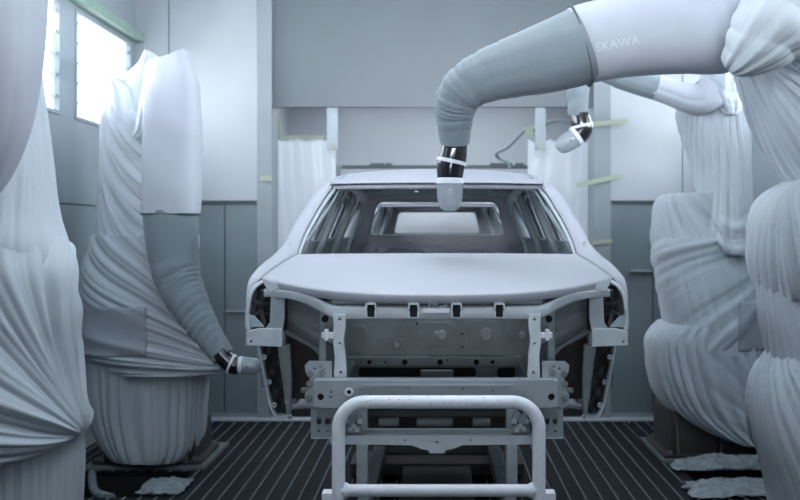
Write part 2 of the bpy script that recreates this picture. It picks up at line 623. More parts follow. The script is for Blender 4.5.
def gathers(n, amp, seed, a=0.0, b=1.0, fa=0.08, fb=0.08, lean=0.0):
    """folds that run along the length"""
    def f(th, t, X):
        ph = n * th + 1.6 * nz(th * 1.5, t * 2.0, seed) + lean * t
        ph2 = 2.3 * n * th + 2.0 * nz(th * 2, t * 2.5, seed + 1) + lean * 2 * t
        am = 0.35 + 0.65 * (0.5 + 0.5 * nz(th * 2.2, t * 1.2, seed + 2))
        w = sstep(t, a - fa, a + fa) * (1 - sstep(t, b - fb, b + fb))
        return amp * w * am * (ridge(ph) + 0.35 * ridge(ph2) - 0.4)
    return f


def swags(k, c, x0, amp, seed, slope=0.0, a=-1.0, b=2.0, fa=0.1, fb=0.1, warp=1.0, zc=0.0):
    """curved folds hanging between two points, or slanting ones (slope)"""
    def f(th, t, X):
        x = X[..., 0] - x0
        z = X[..., 2]
        ph = k * (z - c * x * x + slope * x) + warp * 1.3 * nz(x * 3, z * 3, seed)
        ph2 = 2.1 * k * (z - 1.1 * c * x * x + slope * x) + warp * 1.8 * nz(x * 4, z * 4, seed + 1)
        am = 0.3 + 0.7 * (0.5 + 0.5 * nz(x * 4, z * 5, seed + 2))
        w = sstep(t, a - fa, a + fa) * (1 - sstep(t, b - fb, b + fb))
        return amp * w * am * (ridge(ph) + 0.35 * ridge(ph2) - 0.4)
    return f


def fan(px, py, D, n, amp, seed, a=-1.0, b=2.0, fa=0.1, fb=0.1, curl=0.0, wrap=0.0):
    """stretched folds that run together at one pulled point of the cloth"""
    q = P(px, py, D)

    def f(th, t, X):
        x = X[..., 0] - q.x - wrap
        z = X[..., 2] - q.z
        r = np.sqrt(x * x + z * z) + 1e-4
        if py < 240:
            an = np.arctan2(x, -z)                  # pulled point above the folds
        else:
            an = np.arctan2(z, x)
            an = np.where(an < -PI / 2, an + 2 * PI, an)
        ph = n * an + curl * r + 1.1 * nz(an * 3, r * 1.5, seed)
        ph2 = 2.17 * n * an + curl * r + 1.6 * nz(an * 5, r * 2.0, seed + 1)
        am = 0.25 + 0.75 * (0.5 + 0.5 * nz(an * 7, r * 1.3, seed + 2))
        w = sstep(t, a - fa, a + fa) * (1 - sstep(t, b - fb, b + fb)) * np.clip(r / 0.35, 0, 1.3)
        return amp * w * am * (ridge(ph) + 0.45 * ridge(ph2) - 0.4)
    return f


def lumps(amp, f_, seed):
    def f(th, t, X):
        return amp * nz(X[..., 0] * f_, X[..., 2] * f_, seed)
    return f


def interp_rows(arr, t):
    """smooth interpolation of control rows at positions t in 0..1 (uniform Catmull-Rom)"""
    arr = np.asarray(arr, float)
    n = len(arr)
    s = t * (n - 1)
    i = np.clip(np.floor(s).astype(int), 0, n - 2)
    u = (s - i)[:, None] if arr.ndim > 1 else (s - i)
    p0 = arr[np.clip(i - 1, 0, n - 1)]; p1 = arr[i]; p2 = arr[i + 1]; p3 = arr[np.clip(i + 2, 0, n - 1)]
    return 0.5 * (2 * p1 + (p2 - p0) * u + (2 * p0 - 5 * p1 + 4 * p2 - p3) * u * u + (3 * p1 - p0 - 3 * p2 + p3) * u ** 3)


def R_rows_fit(R, ec, es, rows):
    for k, r in enumerate(rows):
        cx, dd, z, rx, ryy = R[k]
        tl, tr_ = (r[1] - 437) / F, (r[2] - 437) / F
        for _ in range(12):
            q = (cx + rx * ec) / (dd + ryy * es)
            el, er = tl - q.min(), tr_ - q.max()
            cx += 0.5 * (el + er) * dd
            rx += 0.5 * (er - el) * dd
        R[k] = (cx, dd, z, max(rx, 0.02), ryy)
    return R


def drape(name, rows, D, ry, folds, material, parent, pw=2.6, nu=280, nv=170, caps=True, botwave=None):
    """hanging cover: rows = (y, left x, right x[, depth shift]) from top to bottom, seen at distance D"""
    R = []
    for r in rows:
        y, xl, xr = r[:3]
        dd = D + (r[3] if len(r) > 3 else 0)
        ryy = r[4] if len(r) > 4 else ry
        a = P(xl, y, dd); c = P(xr, y, dd)
        R.append([(a.x + c.x) / 2, dd, a.z, (c.x - a.x) / 2, ryy])
    # the near and far sides of a thick form widen its outline: fit the ring to the outline asked for
    tc_ = np.linspace(0, 2 * PI, 72)
    ec = np.sign(np.cos(tc_)) * np.abs(np.cos(tc_)) ** (2 / pw)
    es = np.sign(np.sin(tc_)) * np.abs(np.sin(tc_)) ** (2 / pw)
    R_rows_fit(R, ec, es, rows)
    # resample so that control rows are spaced by height
    R = np.array(R)
    seg = np.abs(np.diff(R[:, 2])) + 0.02
    cum = np.concatenate([[0], np.cumsum(seg)]); cum /= cum[-1]
    # smooth pass: evaluate Catmull-Rom over row index, with even spacing in height
    t = np.linspace(0, 1, nv)
    idx = np.interp(t, cum, np.arange(len(R))) / (len(R) - 1)
    S = interp_rows(R, idx)
    for _ in range(40):
        S[1:-1] = (S[:-2] + 2 * S[1:-1] + S[2:]) / 4
    th = np.linspace(0, 2 * PI, nu, endpoint=False) + PI / 2
    c, s = np.cos(th), np.sin(th)
    ex = np.sign(c) * np.abs(c) ** (2 / pw)
    ey = np.sign(s) * np.abs(s) ** (2 / pw)
    TH, T = np.meshgrid(th, t)
    X = np.stack([S[:, 0:1] + S[:, 3:4] * ex, S[:, 1:2] + S[:, 4:5] * ey, np.repeat(S[:, 2:3], nu, 1)], -1)
    if botwave:
        X[..., 2] += botwave(TH, T, X)
    N = np.stack([np.repeat(c[None] * 1.0, nv, 0), np.repeat(s[None], nv, 0), np.zeros_like(TH)], -1)
    d = np.zeros_like(TH)
    # the cloth pattern runs on round the sides: unwrapped width instead of plain X
    U = X.copy()
    U[..., 0] += np.sign(c)[None, :] * (X[..., 1] - (S[:, 1:2] - S[:, 4:5])) * 0.75
    for f in folds:
        d = d + f(TH, T, U)
    d *= 1.3
    d *= 0.40 + 0.60 * np.abs(s)[None, :] ** 0.7
    X = X + N * d[..., None]
    return grid_mesh(name, X, material, parent, closed_u=True, caps=caps)


def sleeve(name, pts, rad, folds, material, parent, nu=120, nv=200, flat=1.0, pw=2.2, bfix=None):
    """cloth tube along a path; rad in metres per point"""
    pts = np.array([tuple(p) for p in pts])
    rad = np.array(rad)
    t = np.linspace(0, 1, nv)
    C = interp_rows(pts, t)
    r = interp_rows(rad, t)
    Tn = np.gradient(C, axis=0)
    Tn /= np.linalg.norm(Tn, axis=1)[:, None]
    ref = np.array(bfix if bfix else (0.0, 1.0, 0.0))
    A = np.cross(Tn, ref); A /= np.linalg.norm(A, axis=1)[:, None]
    B = np.cross(Tn, A)
    th = np.linspace(0, 2 * PI, nu, endpoint=False)
    c, s = np.cos(th), np.sin(th)
    ex = np.sign(c) * np.abs(c) ** (2 / pw)
    ey = np.sign(s) * np.abs(s) ** (2 / pw)
    TH, T = np.meshgrid(th, t)
    E = A[:, None, :] * ex[None, :, None] + B[:, None, :] * ey[None, :, None] * flat
    X = C[:, None, :] + r[:, None, None] * E
    N = A[:, None, :] * c[None, :, None] + B[:, None, :] * s[None, :, None]
    d = np.zeros_like(TH)
    for f in folds:
        d = d + f(TH, T, X)
    X = X + N * d[..., None]
    return grid_mesh(name, X, material, parent, closed_u=True, caps=True)


def rings(n, amp, seed, a=0.0, b=1.0, fa=0.06, fb=0.06, tilt=0.6):
    """wrinkles that run around a sleeve"""
    def f(th, t, X):
        ph = n * 2 * PI * t + tilt * np.cos(th - 0.6) * 2 + 1.8 * nz(th * 1.2, t * 9, seed)
        am = 0.5 + 0.5 * nz(th * 1.4, t * 7, seed + 3)
        w = sstep(t, a - fa, a + fa) * (1 - sstep(t, b - fb, b + fb))
        return amp * w * am * (ridge(ph, 1.5) - 0.4)
    return f


def bvh_of(*obs):
    out = []
    for o in obs:
        me = o.data
        off = world_loc(o)
        out.append(BVHTree.FromPolygons([v.co + off for v in me.vertices], [p.vertices[:] for p in me.polygons]))
    return out


def laid_on(name, x0, x1, y0, y1, D, on, material, parent, lift=0.006, n=24, solid=0.004):
    """a flat patch laid on the front of the covers"""
    trees = bvh_of(*on)
    G = np.zeros((n, n, 3))
    for i in range(n):
        for j in range(n):
            p = P(x0 + (x1 - x0) * j / (n - 1), y0 + (y1 - y0) * i / (n - 1), D)
            o_ = Vector((p.x, D - 1.6, p.z))
            best = None
            for t in trees:
                h = t.ray_cast(o_, Vector((0, 1, 0)))
                if h[0] and (best is None or h[0].y < best):
                    best = h[0].y
            G[i, j] = (p.x, (best if best else D) - lift, p.z)
    # stiff patch: relax
    for _ in range(14):
        Y = G[..., 1]
        Y2 = Y.copy()
        Y2[1:-1, 1:-1] = (Y[:-2, 1:-1] + Y[2:, 1:-1] + Y[1:-1, :-2] + Y[1:-1, 2:]) / 4
        G[..., 1] = np.minimum(Y2, Y)
    return grid_mesh(name, G, material, parent, solid=solid)


def atomizer(parent, wrist_pts, cup_a, cup_b, s=1.0):
    """black two piece wrist, white rings and the clear cup with its nozzle"""
    wp = catmull(wrist_pts, 8)
    n = len(wp)
    r = 0.066 * s
    rad = [r * (0.92 + 0.16 * math.sin(PI * i / (n - 1))) for i in range(n)]
    wr = MB().tube(wp, rad, 28).build('wrist', M['black_plastic'], parent, smooth=True)
    m = n // 2
    d = (wp[m + 1] - wp[m - 1]).normalized()
    MB().cyl(wp[m] - d * 0.009 * s, wp[m] + d * 0.009 * s, rad[m] + 0.006 * s, n=28).build('wrist_ring', M['ring_white'], wr, smooth=True)
    a, c = Vector(cup_a), Vector(cup_b)
    ax = (c - a)
    L = ax.length
    ax.normalize()
    cr_ = 0.066 * s
    MB().tube([a - ax * 0.02 * s, a + ax * 0.0, a + ax * 0.018 * s, a + ax * 0.022 * s], [cr_ * 0.86, cr_ * 1.05, cr_ * 1.08, cr_ * 0.95], 28).build('cup_collar', M['ring_white'], parent, smooth=True)
    prof = [(0.02 * s, 0.98), (L * 0.25, 1.0), (L * 0.55, 0.97), (L * 0.75, 0.88), (L * 0.88, 0.70), (L * 0.95, 0.52)]
    cup = MB().tube([a + ax * q for q, _ in prof], [cr_ * k for _, k in prof], 30).build('spray_cup', M['cup'], parent, smooth=True)
    MB().tube([a + ax * 0.02 * s, a + ax * L * 0.7], [cr_ * 0.50, cr_ * 0.36], 20).build('cup_core', M['ecoat_light'], cup, smooth=True)
    MB().tube([a + ax * L * 0.90, a + ax * L * 0.97, a + ax * L], [cr_ * 0.42, cr_ * 0.36, cr_ * 0.16], 20).build('nozzle', M['hose'], parent, smooth=True)
    side = ax.cross(Vector((0, 1, 0))).normalized()
    fr = ax.cross(side).normalized()
    if fr.y > 0: fr = -fr
    MB().cyl(a + ax * L * 0.38 + fr * cr_ * 0.93, a + ax * L * 0.38 + fr * cr_ * 1.06, 0.006 * s, n=10).build('cup_screw', M['black_plastic'], cup, smooth=True)


# ------------------------------------------------------------------ robot at the left, middle distance
D = 9.05
rb = empty('covered_paint_robot', (-2.46, 9.1, 0.03), 'shrouded spray robot by the left lit windows, arm hanging down to the fender', 'robot', 'cloth covered paint robots')


def robot_base(x0, x1, y0, y1, z1, parent):
    b_ = MB()
    b_.box(x0, x1, y0, y1, 0.06, z1)
    b_.box(x0 - 0.06, x1 + 0.06, y0 - 0.05, y1 + 0.05, 0.03, 0.065)
    bo = b_.build('base_frame', M['base_steel'], parent, bevel=0.008)
    for x in (x0 + 0.05, (x0 + x1) / 2, x1 - 0.05):
        gz = MB()
        gz.add([(x - 0.01, y0, 0.065), (x + 0.01, y0, 0.065), (x + 0.01, y0 - 0.12, 0.065), (x - 0.01, y0 - 0.12, 0.065), (x - 0.01, y0, z1 - 0.03), (x + 0.01, y0, z1 - 0.03)],
               [(0, 1, 2, 3), (0, 4, 5, 1), (3, 2, 5, 4), (0, 3, 4), (1, 5, 2)])
        gz.build('gusset', M['base_steel'], bo)
    for x in (x0 + 0.0, x1 - 0.0):
        for y in (y0 - 0.025, y1 + 0.025):
            MB().cyl((x, y, 0.065), (x, y, 0.09), 0.018, n=8).build('anchor_bolt', M['plate_steel'], bo)


robot_base(-2.84, -2.04, 8.86, 9.5, 0.34, rb)


def wavebot(amp, n, seed):
    def f(th, t, X):
        return -sstep(t, 0.75, 1.0) * amp * (0.5 + 0.5 * nz(th * n, th * 0, seed))
    return f


drape('skirt_cover', [(340, 90, 200), (362, 84, 207), (385, 84, 208), (410, 87, 206), (432, 95, 204), (447, 106, 198), (452, 112, 192)], D, 0.40,
      [gathers(36, 0.026, 11, 0.0, 0.95, lean=1.5), gathers(12, 0.028, 14, lean=-1.5), lumps(0.010, 4, 3)], M['cloth'], rb, botwave=wavebot(0.07, 1.0, 4))
mid = drape('waist_cover', [(235, 92, 196), (262, 84, 198), (290, 78, 200), (318, 75, 206), (340, 77, 218), (356, 84, 230), (364, 96, 234), (369, 110, 228)], D - 0.02, 0.46,
            [fan(240, 368, 9.0, 66, 0.024, 21, curl=1.5, wrap=0.35), fan(240, 368, 9.0, 26, 0.032, 23, curl=1.0, wrap=0.35), lumps(0.010, 4, 5)], M['cloth'], rb, pw=2.4)
up = drape('shoulder_cover', [(84, 106, 140), (92, 104, 160), (120, 103, 172), (160, 102, 176), (200, 101, 182), (232, 99, 190), (252, 97, 192), (262, 99, 188)], D + 0.02, 0.40,
           [swags(54, 2.6, -2.33, 0.026, 31, a=0.2), swags(23, 2.6, -2.33, 0.034, 34, a=0.2), gathers(16, 0.01, 37, 0.0, 0.35)], M['cloth'], rb, pw=2.8)
# cloth peak stretched from the shoulder up to the arm
drape('peak_cover', [(56, 148, 160), (64, 141, 166), (76, 128, 172), (88, 106, 176), (104, 104, 178), (140, 104, 178)], D - 0.06, 0.30,
      [gathers(14, 0.010, 44), swags(30, 2.0, -2.4, 0.010, 47)], M['cloth'], rb, pw=2.6)
# hanging fold between shoulder and arm
gp = [P(149, 62, D - 0.45), P(146, 90, D - 0.47), P(143, 112, D - 0.47), P(140, 130, D - 0.45), P(134, 137, D - 0.44)]
sleeve('gathered_fold', gp, [0.012, 0.022, 0.030, 0.034, 0.018], [gathers(5, 0.02, 51), gathers(9, 0.008, 52)], M['cloth'], rb, nu=60, nv=60)
arm_d = D - 0.62
us = sleeve('upper_arm_sleeve', [P(169.5, 58, arm_d), P(170, 61, arm_d), P(171, 76, arm_d), P(172, 92, arm_d), P(172, 130, arm_d), P(172, 175, arm_d), P(171, 200, arm_d), P(171, 214, arm_d)],
            [0.150, 0.157, 0.190, 0.216, 0.228, 0.222, 0.214, 0.208], [gathers(3, 0.012, 61), lumps(0.012, 4, 63), swags(12, 0.4, -2.1, 0.012, 66, slope=0.8)], M['cloth_smooth'], rb, pw=3.6, flat=0.8)
sleeve('sleeve_hem', [P(171, 213.3, arm_d), P(171, 214, arm_d), P(171, 214.9, arm_d)], [0.226, 0.228, 0.226], [gathers(3, 0.008, 61)], M['hem'], us, pw=3.6, flat=0.8, nv=6)
sleeve('forearm_sleeve', [P(171, 210, arm_d), P(172, 240, arm_d), P(175, 268, arm_d - 0.02), P(182, 290, arm_d - 0.05), P(194, 312, arm_d - 0.10), P(208, 334, arm_d - 0.16), P(224, 357, arm_d - 0.22)],
       [0.212, 0.212, 0.192, 0.165, 0.14, 0.118, 0.088], [rings(19, 0.010, 71, 0.35, 1.0, tilt=1.2), rings(7, 0.014, 75, 0.3, 0.8, tilt=1.2), lumps(0.006, 6, 77)], M['cloth_grey'], rb, pw=2.5, flat=0.85)
wd = arm_d - 0.24
atomizer(rb, [P(219, 352, wd), P(228, 362, wd), P(234, 365, wd), P(240, 365.5, wd)], P(240, 365.5, wd), P(261, 366.5, wd), 1.05)
laid_on('cloth_patch', 99, 163, 303, 350, D, [mid], M['cloth_patch'], rb)
mb = MB()
o = MB().box(-2.95, -1.93, 8.74, 9.75, 0.0, 0.03).build('floor_plate', M['plate_steel'], None, bevel=0.004)
tag(o, 'dull steel floor plate under the left robot, at the edge of the open pit', 'floor plate')

# ------------------------------------------------------------------ robot at the left edge, near
D = 5.55
ra = empty('covered_paint_robot', (-2.5, 5.6, 0.0), 'nearest shrouded spray robot at the left edge, cut by the frame', 'robot', 'cloth covered paint robots')
drape('skirt_cover', [(425, -130, 78), (445, -132, 81), (470, -132, 82), (520, -132, 80), (600, -130, 78)], D, 0.52,
      [gathers(44, 0.026, 111), gathers(15, 0.02, 113)], M['cloth'], ra, nu=320, nv=90)
drape('waist_cover', [(225, -110, 52, 0.02, 0.36), (240, -112, 60, 0.02, 0.42), (256, -118, 69, 0.01, 0.50), (275, -124, 75, 0, 0.56), (310, -126, 75), (345, -126, 73), (375, -126, 77), (398, -126, 84), (418, -124, 90), (432, -122, 91), (442, -112, 84), (448, -95, 60)], D - 0.04, 0.60,
      [fan(95, 440, 5.5, 40, 0.030, 121, a=0.0, curl=1.5, wrap=0.45), fan(95, 440, 5.5, 15, 0.055, 124, a=0.05, curl=1.0, wrap=0.45), lumps(0.010, 3, 127)], M['cloth'], ra, pw=2.5, nu=360, nv=240)
drape('shoulder_cover', [(-260, -90, 30), (-120, -100, 40), (-20, -105, 44), (10, -105, 40), (30, -105, 37), (60, -106, 39), (100, -108, 43), (150, -110, 47), (200, -112, 51), (228, -114, 57), (246, -118, 67), (262, -120, 66)], D, 0.50,
      [fan(45, -60, 5.5, 74, 0.018, 131, a=0.45, b=1.0, fa=0.2, wrap=0.3), fan(45, -60, 5.5, 30, 0.016, 132, a=0.4, b=1.0, fa=0.2, wrap=0.3), lumps(0.012, 2.5, 139)], M['cloth'], ra, pw=2.5, nu=360, nv=220)
sleeve('upper_arm_sleeve', [P(-4, -180, 4.85), P(-6, -60, 4.85), P(-6, 20, 4.86), P(-8, 80, 4.88), P(-14, 130, 4.92), P(-30, 175, 5.0), P(-60, 205, 5.1)], [0.20, 0.22, 0.215, 0.20, 0.18, 0.15, 0.1],
       [lumps(0.01, 4, 141), gathers(4, 0.01, 143)], M['cloth_smooth'], ra, pw=2.6)
sleeve('gathered_fold', [P(70, 368, 5.85), P(77, 376, 5.85), P(79, 388, 5.85), P(79, 404, 5.85), P(82, 420, 5.85)], [0.015, 0.032, 0.028, 0.022, 0.018], [rings(4, 0.02, 150)], M['cloth'], ra, nu=50, nv=60)

# ------------------------------------------------------------------ robot at the right, middle distance
D = 9.35
rd = empty('covered_paint_robot', (2.4, 9.4, 0.03), 'shrouded spray robot on the right, behind the near one, its wrist before the opening', 'robot', 'cloth covered paint robots')
robot_base(2.02, 2.86, 9.1, 9.8, 0.42, rd)
drape('skirt_cover', [(322, 656, 768), (336, 645, 770), (352, 644, 773), (375, 648, 775), (396, 656, 774), (414, 672, 772), (428, 696, 768), (436, 716, 764)], D, 0.46,
      [gathers(34, 0.022, 214, lean=-4), gathers(13, 0.024, 215, lean=-3), fan(790, 470, 9.3, 40, 0.010, 211, a=0.1, wrap=0.3), lumps(0.014, 3, 218)], M['cloth'], rd)
mid = drape('waist_cover', [(238, 657, 762), (252, 654, 764), (275, 654, 766), (300, 659, 768), (325, 664, 770), (340, 668, 770), (350, 676, 766)], D - 0.02, 0.46,
            [fan(800, 215, 9.3, 52, 0.020, 221, wrap=0.3), fan(800, 215, 9.3, 20, 0.022, 222, wrap=0.3), gathers(30, 0.010, 224, 0.0, 0.8, lean=-6), lumps(0.010, 3, 225)], M['cloth'], rd)
drape('upper_waist_cover', [(194, 664, 748), (200, 656, 752), (220, 654, 758), (240, 653, 760), (252, 656, 760), (262, 664, 756)], D + 0.08, 0.46,
      [swags(46, 2.4, 2.45, 0.024, 231), swags(18, 2.2, 2.45, 0.030, 234), lumps(0.010, 3, 235)], M['cloth'], rd, pw=2.8)
drape('shoulder_cover', [(92, 682, 742), (112, 676, 746), (135, 682, 748), (165, 692, 750), (200, 698, 752), (230, 697, 757), (246, 696, 759), (254, 702, 756)], D - 0.12, 0.44,
      [fan(715, 30, 9.2, 74, 0.018, 241), gathers(9, 0.014, 243), swags(30, 2.5, 2.5, 0.026, 246, a=0.75)], M['cloth'], rd, pw=2.4)
drape('shoulder_hood', [(66, 710, 732), (72, 702, 738), (86, 698, 744), (102, 697, 744), (112, 702, 742), (118, 708, 736)], D - 0.30, 0.34,
      [swags(40, 2.0, 2.4, 0.016, 251, slope=0.4), gathers(9, 0.012, 254)], M['cloth'], rd, pw=2.3)
ad = D - 0.55
us = sleeve('upper_arm_sleeve', [P(712, 92, ad), P(700, 99, ad), P(686, 98, ad), P(670, 92, ad), P(652, 86, ad)], [0.15, 0.145, 0.125, 0.115, 0.11],
            [lumps(0.008, 5, 261), gathers(4, 0.01, 263)], M['cloth_smooth'], rd, nv=80)
sleeve('forearm_sleeve', [P(656, 87, ad), P(640, 82, ad), P(622, 76, ad), P(604, 68, ad), P(589, 66, ad), P(580, 76, ad), P(578, 92, ad), P(578, 116, ad)], [0.108, 0.11, 0.108, 0.105, 0.10, 0.095, 0.088, 0.078],
       [rings(12, 0.014, 271, 0.3, 1.0), gathers(5, 0.008, 274)], M['cloth_grey'], rd, nv=140)
atomizer(rd, [P(579, 113, ad), P(581, 122, ad), P(582, 130, ad), P(576, 137, ad)], P(577, 136, ad), P(557, 149, ad), 1.25)
laid_on('cloth_patch', 722, 762, 298, 345, D, [mid], M['cloth_patch'], rd)
o = MB().box(1.93, 2.95, 9.0, 10.0, 0.0, 0.03).build('floor_plate', M['plate_steel'], None, bevel=0.004)
tag(o, 'dull steel floor plate under the right robot, by the crumpled film', 'floor plate')

# ------------------------------------------------------------------ robot at the right edge, near, arm over the car
D = 5.55
rc = empty('covered_paint_robot', (2.35, 5.6, 0.0), 'nearest shrouded spray robot at the right edge, long arm reaching over the hood', 'robot', 'cloth covered paint robots')
drape('skirt_cover', [(352, 772, 960), (366, 762, 962), (385, 755, 964), (410, 752, 964), (440, 755, 964), (470, 763, 962), (500, 770, 960), (560, 776, 956)], D, 0.52,
      [fan(740, 290, 5.5, 60, 0.014, 311, wrap=-0.4), fan(740, 290, 5.5, 22, 0.026, 312, wrap=-0.4), gathers(24, 0.010, 313), lumps(0.012, 3, 315)], M['cloth'], rc, nu=340)
drape('waist_cover', [(262, 760, 955), (282, 757, 958), (300, 759, 960), (325, 763, 960), (350, 768, 960), (372, 772, 960), (386, 774, 955)], D, 0.52,
      [fan(770, 180, 5.5, 70, 0.020, 321, wrap=-0.4), fan(770, 180, 5.5, 26, 0.024, 323, wrap=-0.4), gathers(24, 0.010, 322)], M['cloth'], rc, nu=340)
drape('upper_waist_cover', [(176, 796, 940), (182, 780, 950), (192, 766, 955), (206, 755, 958), (225, 749, 960), (250, 748, 960), (272, 752, 960), (288, 758, 958), (296, 764, 950)], D - 0.02, 0.55,
      [fan(793, 130, 5.5, 60, 0.016, 331, wrap=-0.4), fan(793, 130, 5.5, 23, 0.030, 334, wrap=-0.4), lumps(0.014, 3, 335)], M['cloth'], rc, pw=2.4, nu=360)
drape('shoulder_cover', [(-120, 760, 930), (-40, 740, 945), (20, 732, 955), (55, 732, 960), (80, 739, 960), (110, 750, 960), (140, 763, 960), (165, 778, 955), (182, 792, 950), (194, 806, 940)], D - 0.10, 0.52,
      [fan(722, 20, 5.4, 80, 0.022, 341, wrap=-0.35), fan(722, 20, 5.4, 31, 0.034, 343, wrap=-0.35)], M['cloth'], rc, pw=2.5, nu=400, nv=240)
sleeve('gathered_fold', [P(822, -40, 4.92), P(800, -8, 4.88), P(778, 20, 4.86), P(758, 42, 4.86), P(742, 58, 4.88), P(730, 70, 4.92)], [0.20, 0.20, 0.18, 0.14, 0.095, 0.04],
       [gathers(9, 0.022, 351, lean=2), rings(5, 0.02, 353), lumps(0.012, 6, 356)], M['cloth'], rc, pw=2.2)
ad = 5.30
us = sleeve('upper_arm_sleeve', [P(735, 28, ad), P(715, 32, ad), P(690, 32, ad), P(655, 34, ad), P(620, 38, ad), P(592, 43, ad), P(576, 47, ad)],
            [0.20, 0.205, 0.205, 0.205, 0.202, 0.200, 0.192], [gathers(3, 0.006, 361), rings(5, 0.012, 363, -0.1, 0.25), lumps(0.006, 3, 366)], M['cloth_smooth'], rc, pw=2.5, flat=0.9)
sleeve('sleeve_hem', [P(580.2, 45.8, ad), P(579.5, 46, ad), P(578.8, 46.2, ad)], [0.210, 0.212, 0.210], [gathers(3, 0.004, 361)], M['hem'], us, pw=2.5, flat=0.9, nv=6)
sleeve('forearm_sleeve', [P(583, 45.5, ad), P(568, 51, ad), P(540, 60, ad + 0.03), P(508, 69, ad + 0.08), P(482, 78, ad + 0.14), P(463, 91, ad + 0.20), P(456, 108, ad + 0.26), P(455, 124, ad + 0.30), P(455, 142, ad + 0.34)],
       [0.197, 0.188, 0.172, 0.146, 0.126, 0.112, 0.102, 0.088, 0.078], [rings(30, 0.008, 371, 0.35, 0.75, tilt=1.6), rings(11, 0.010, 375, 0.35, 0.9, tilt=1.2), rings(26, 0.007, 379, 0.70, 0.97, tilt=0.1), gathers(5, 0.006, 377), lumps(0.006, 6, 378)], M['cloth_grey'], rc, nv=320, pw=2.3)
wd = ad + 0.36
atomizer(rc, [P(455, 140, wd), P(453, 155, wd), P(450.5, 168, wd), P(450, 180, wd)], P(450, 180, wd), P(449.5, 212, wd), 1.08)
# lettering printed on the sleeve
tcv = bpy.data.curves.new('lettering', 'FONT')
tcv.body = 'SKAWA'
tcv.size = 0.062
tcv.space_character = 1.05
tob = bpy.data.objects.new('lettering_curve', tcv)
COL.objects.link(tob)
bpy.context.view_layer.update()
me = bpy.data.meshes.new_from_object(tob)
COL.objects.unlink(tob)
bpy.data.objects.remove(tob)
bm = bmesh.new(); bm.from_mesh(me)
for k in range(1, 14):
    bmesh.ops.bisect_plane(bm, geom=bm.verts[:] + bm.edges[:] + bm.faces[:], plane_co=(k * 0.02, 0, 0), plane_no=(1, 0, 0), dist=1e-6)
wdt = max(v.co.x for v in bm.verts)
tr = bvh_of(us)[0]
p0, p1 = P(597, 51, 5.1), P(641, 43, 5.1)
dx = (p1 - p0)
for v in bm.verts:
    u = v.co.x / wdt
    X = p0.x + dx.x * u - v.co.y * 0.18
    Z = p0.z + dx.z * u + v.co.y * 0.95
    h = tr.ray_cast(Vector((X, 4.0, Z)), Vector((0, 1, 0)))
    v.co = Vector((X, (h[0].y if h[0] else 5.1) - 0.0025, Z))
bm.to_mesh(me); bm.free()
lo = link_mesh('sleeve_lettering', me, M['logo'], us, smooth=False)
lo['label'] = 'faint pale capital letters printed on the white sleeve'

# spray mist below the cup
mm = bpy.data.materials.new('spray_mist')
mm.use_nodes = True
nt = mm.node_tree
nt.nodes.remove(nt.nodes['Principled BSDF'])
pv = nt.nodes.new('ShaderNodeVolumePrincipled')
pv.inputs['Color'].default_value = (0.9, 0.93, 0.97, 1)
tc = nt.nodes.new('ShaderNodeTexCoord')
ns = nt.nodes.new('ShaderNodeTexNoise'); ns.inputs['Scale'].default_value = 9
nt.links.new(tc.outputs['Object'], ns.inputs['Vector'])
gr = nt.nodes.new('ShaderNodeTexGradient'); gr.gradient_type = 'SPHERICAL'
mp = nt.nodes.new('ShaderNodeMapping'); mp.inputs['Scale'].default_value = (1 / 0.36, 1 / 0.30, 8.0); mp.inputs['Location'].default_value = (-0.05 / 0.36, 0, 1.0)
nt.links.new(tc.outputs['Object'], mp.inputs['Vector'])
nt.links.new(mp.outputs['Vector'], gr.inputs['Vector'])
mu = nt.nodes.new('ShaderNodeMath'); mu.operation = 'MULTIPLY'
nt.links.new(gr.outputs['Fac'], mu.inputs[0]); nt.links.new(ns.outputs['Fac'], mu.inputs[1])
mu2 = nt.nodes.new('ShaderNodeMath'); mu2.operation = 'MULTIPLY'; mu2.inputs[1].default_value = 5.0
nt.links.new(mu.outputs[0], mu2.inputs[0])
nt.links.new(mu2.outputs[0], pv.inputs['Density'])
nt.links.new(pv.outputs[0], nt.nodes['Material Output'].inputs['Volume'])
tip = P(450, 213, wd)
bm = bmesh.new()
bmesh.ops.create_uvsphere(bm, u_segments=28, v_segments=16, radius=1.0)
bmesh.ops.transform(bm, matrix=Matrix.Translation((0.05, 0, -0.125)) @ Matrix.Diagonal((0.36, 0.30, 0.125, 1)), verts=bm.verts)
me = bpy.data.meshes.new('spray_mist'); bm.to_mesh(me); bm.free()
mo = link_mesh('spray_mist', me, mm, None)
mo.location = tip
tag(mo, 'pale paint mist drifting below the spray cup over the hood', 'mist', kind='stuff')

# ------------------------------------------------------------------ the car body
ZF = 0.62
car = empty('car_body', (0, 7.3, ZF + 0.25), 'bare white car body without lights, bumper or glass, on the carrier in the middle', 'car', 'car bodies on the line')


def sideX(Y, Z):
    base = 0.945 - 0.05 * ((Z - 1.45) / 0.42) ** 2 if Z < 1.86 else 0.898 - (Z - 1.86) * 0.43
    if Z < 1.03: base = min(base, 0.945 - 0.05 * ((1.03 - 1.45) / 0.42) ** 2)
    base -= 0.06 * max(0, (Y - 7.6) / 1.8) ** 2
    return base


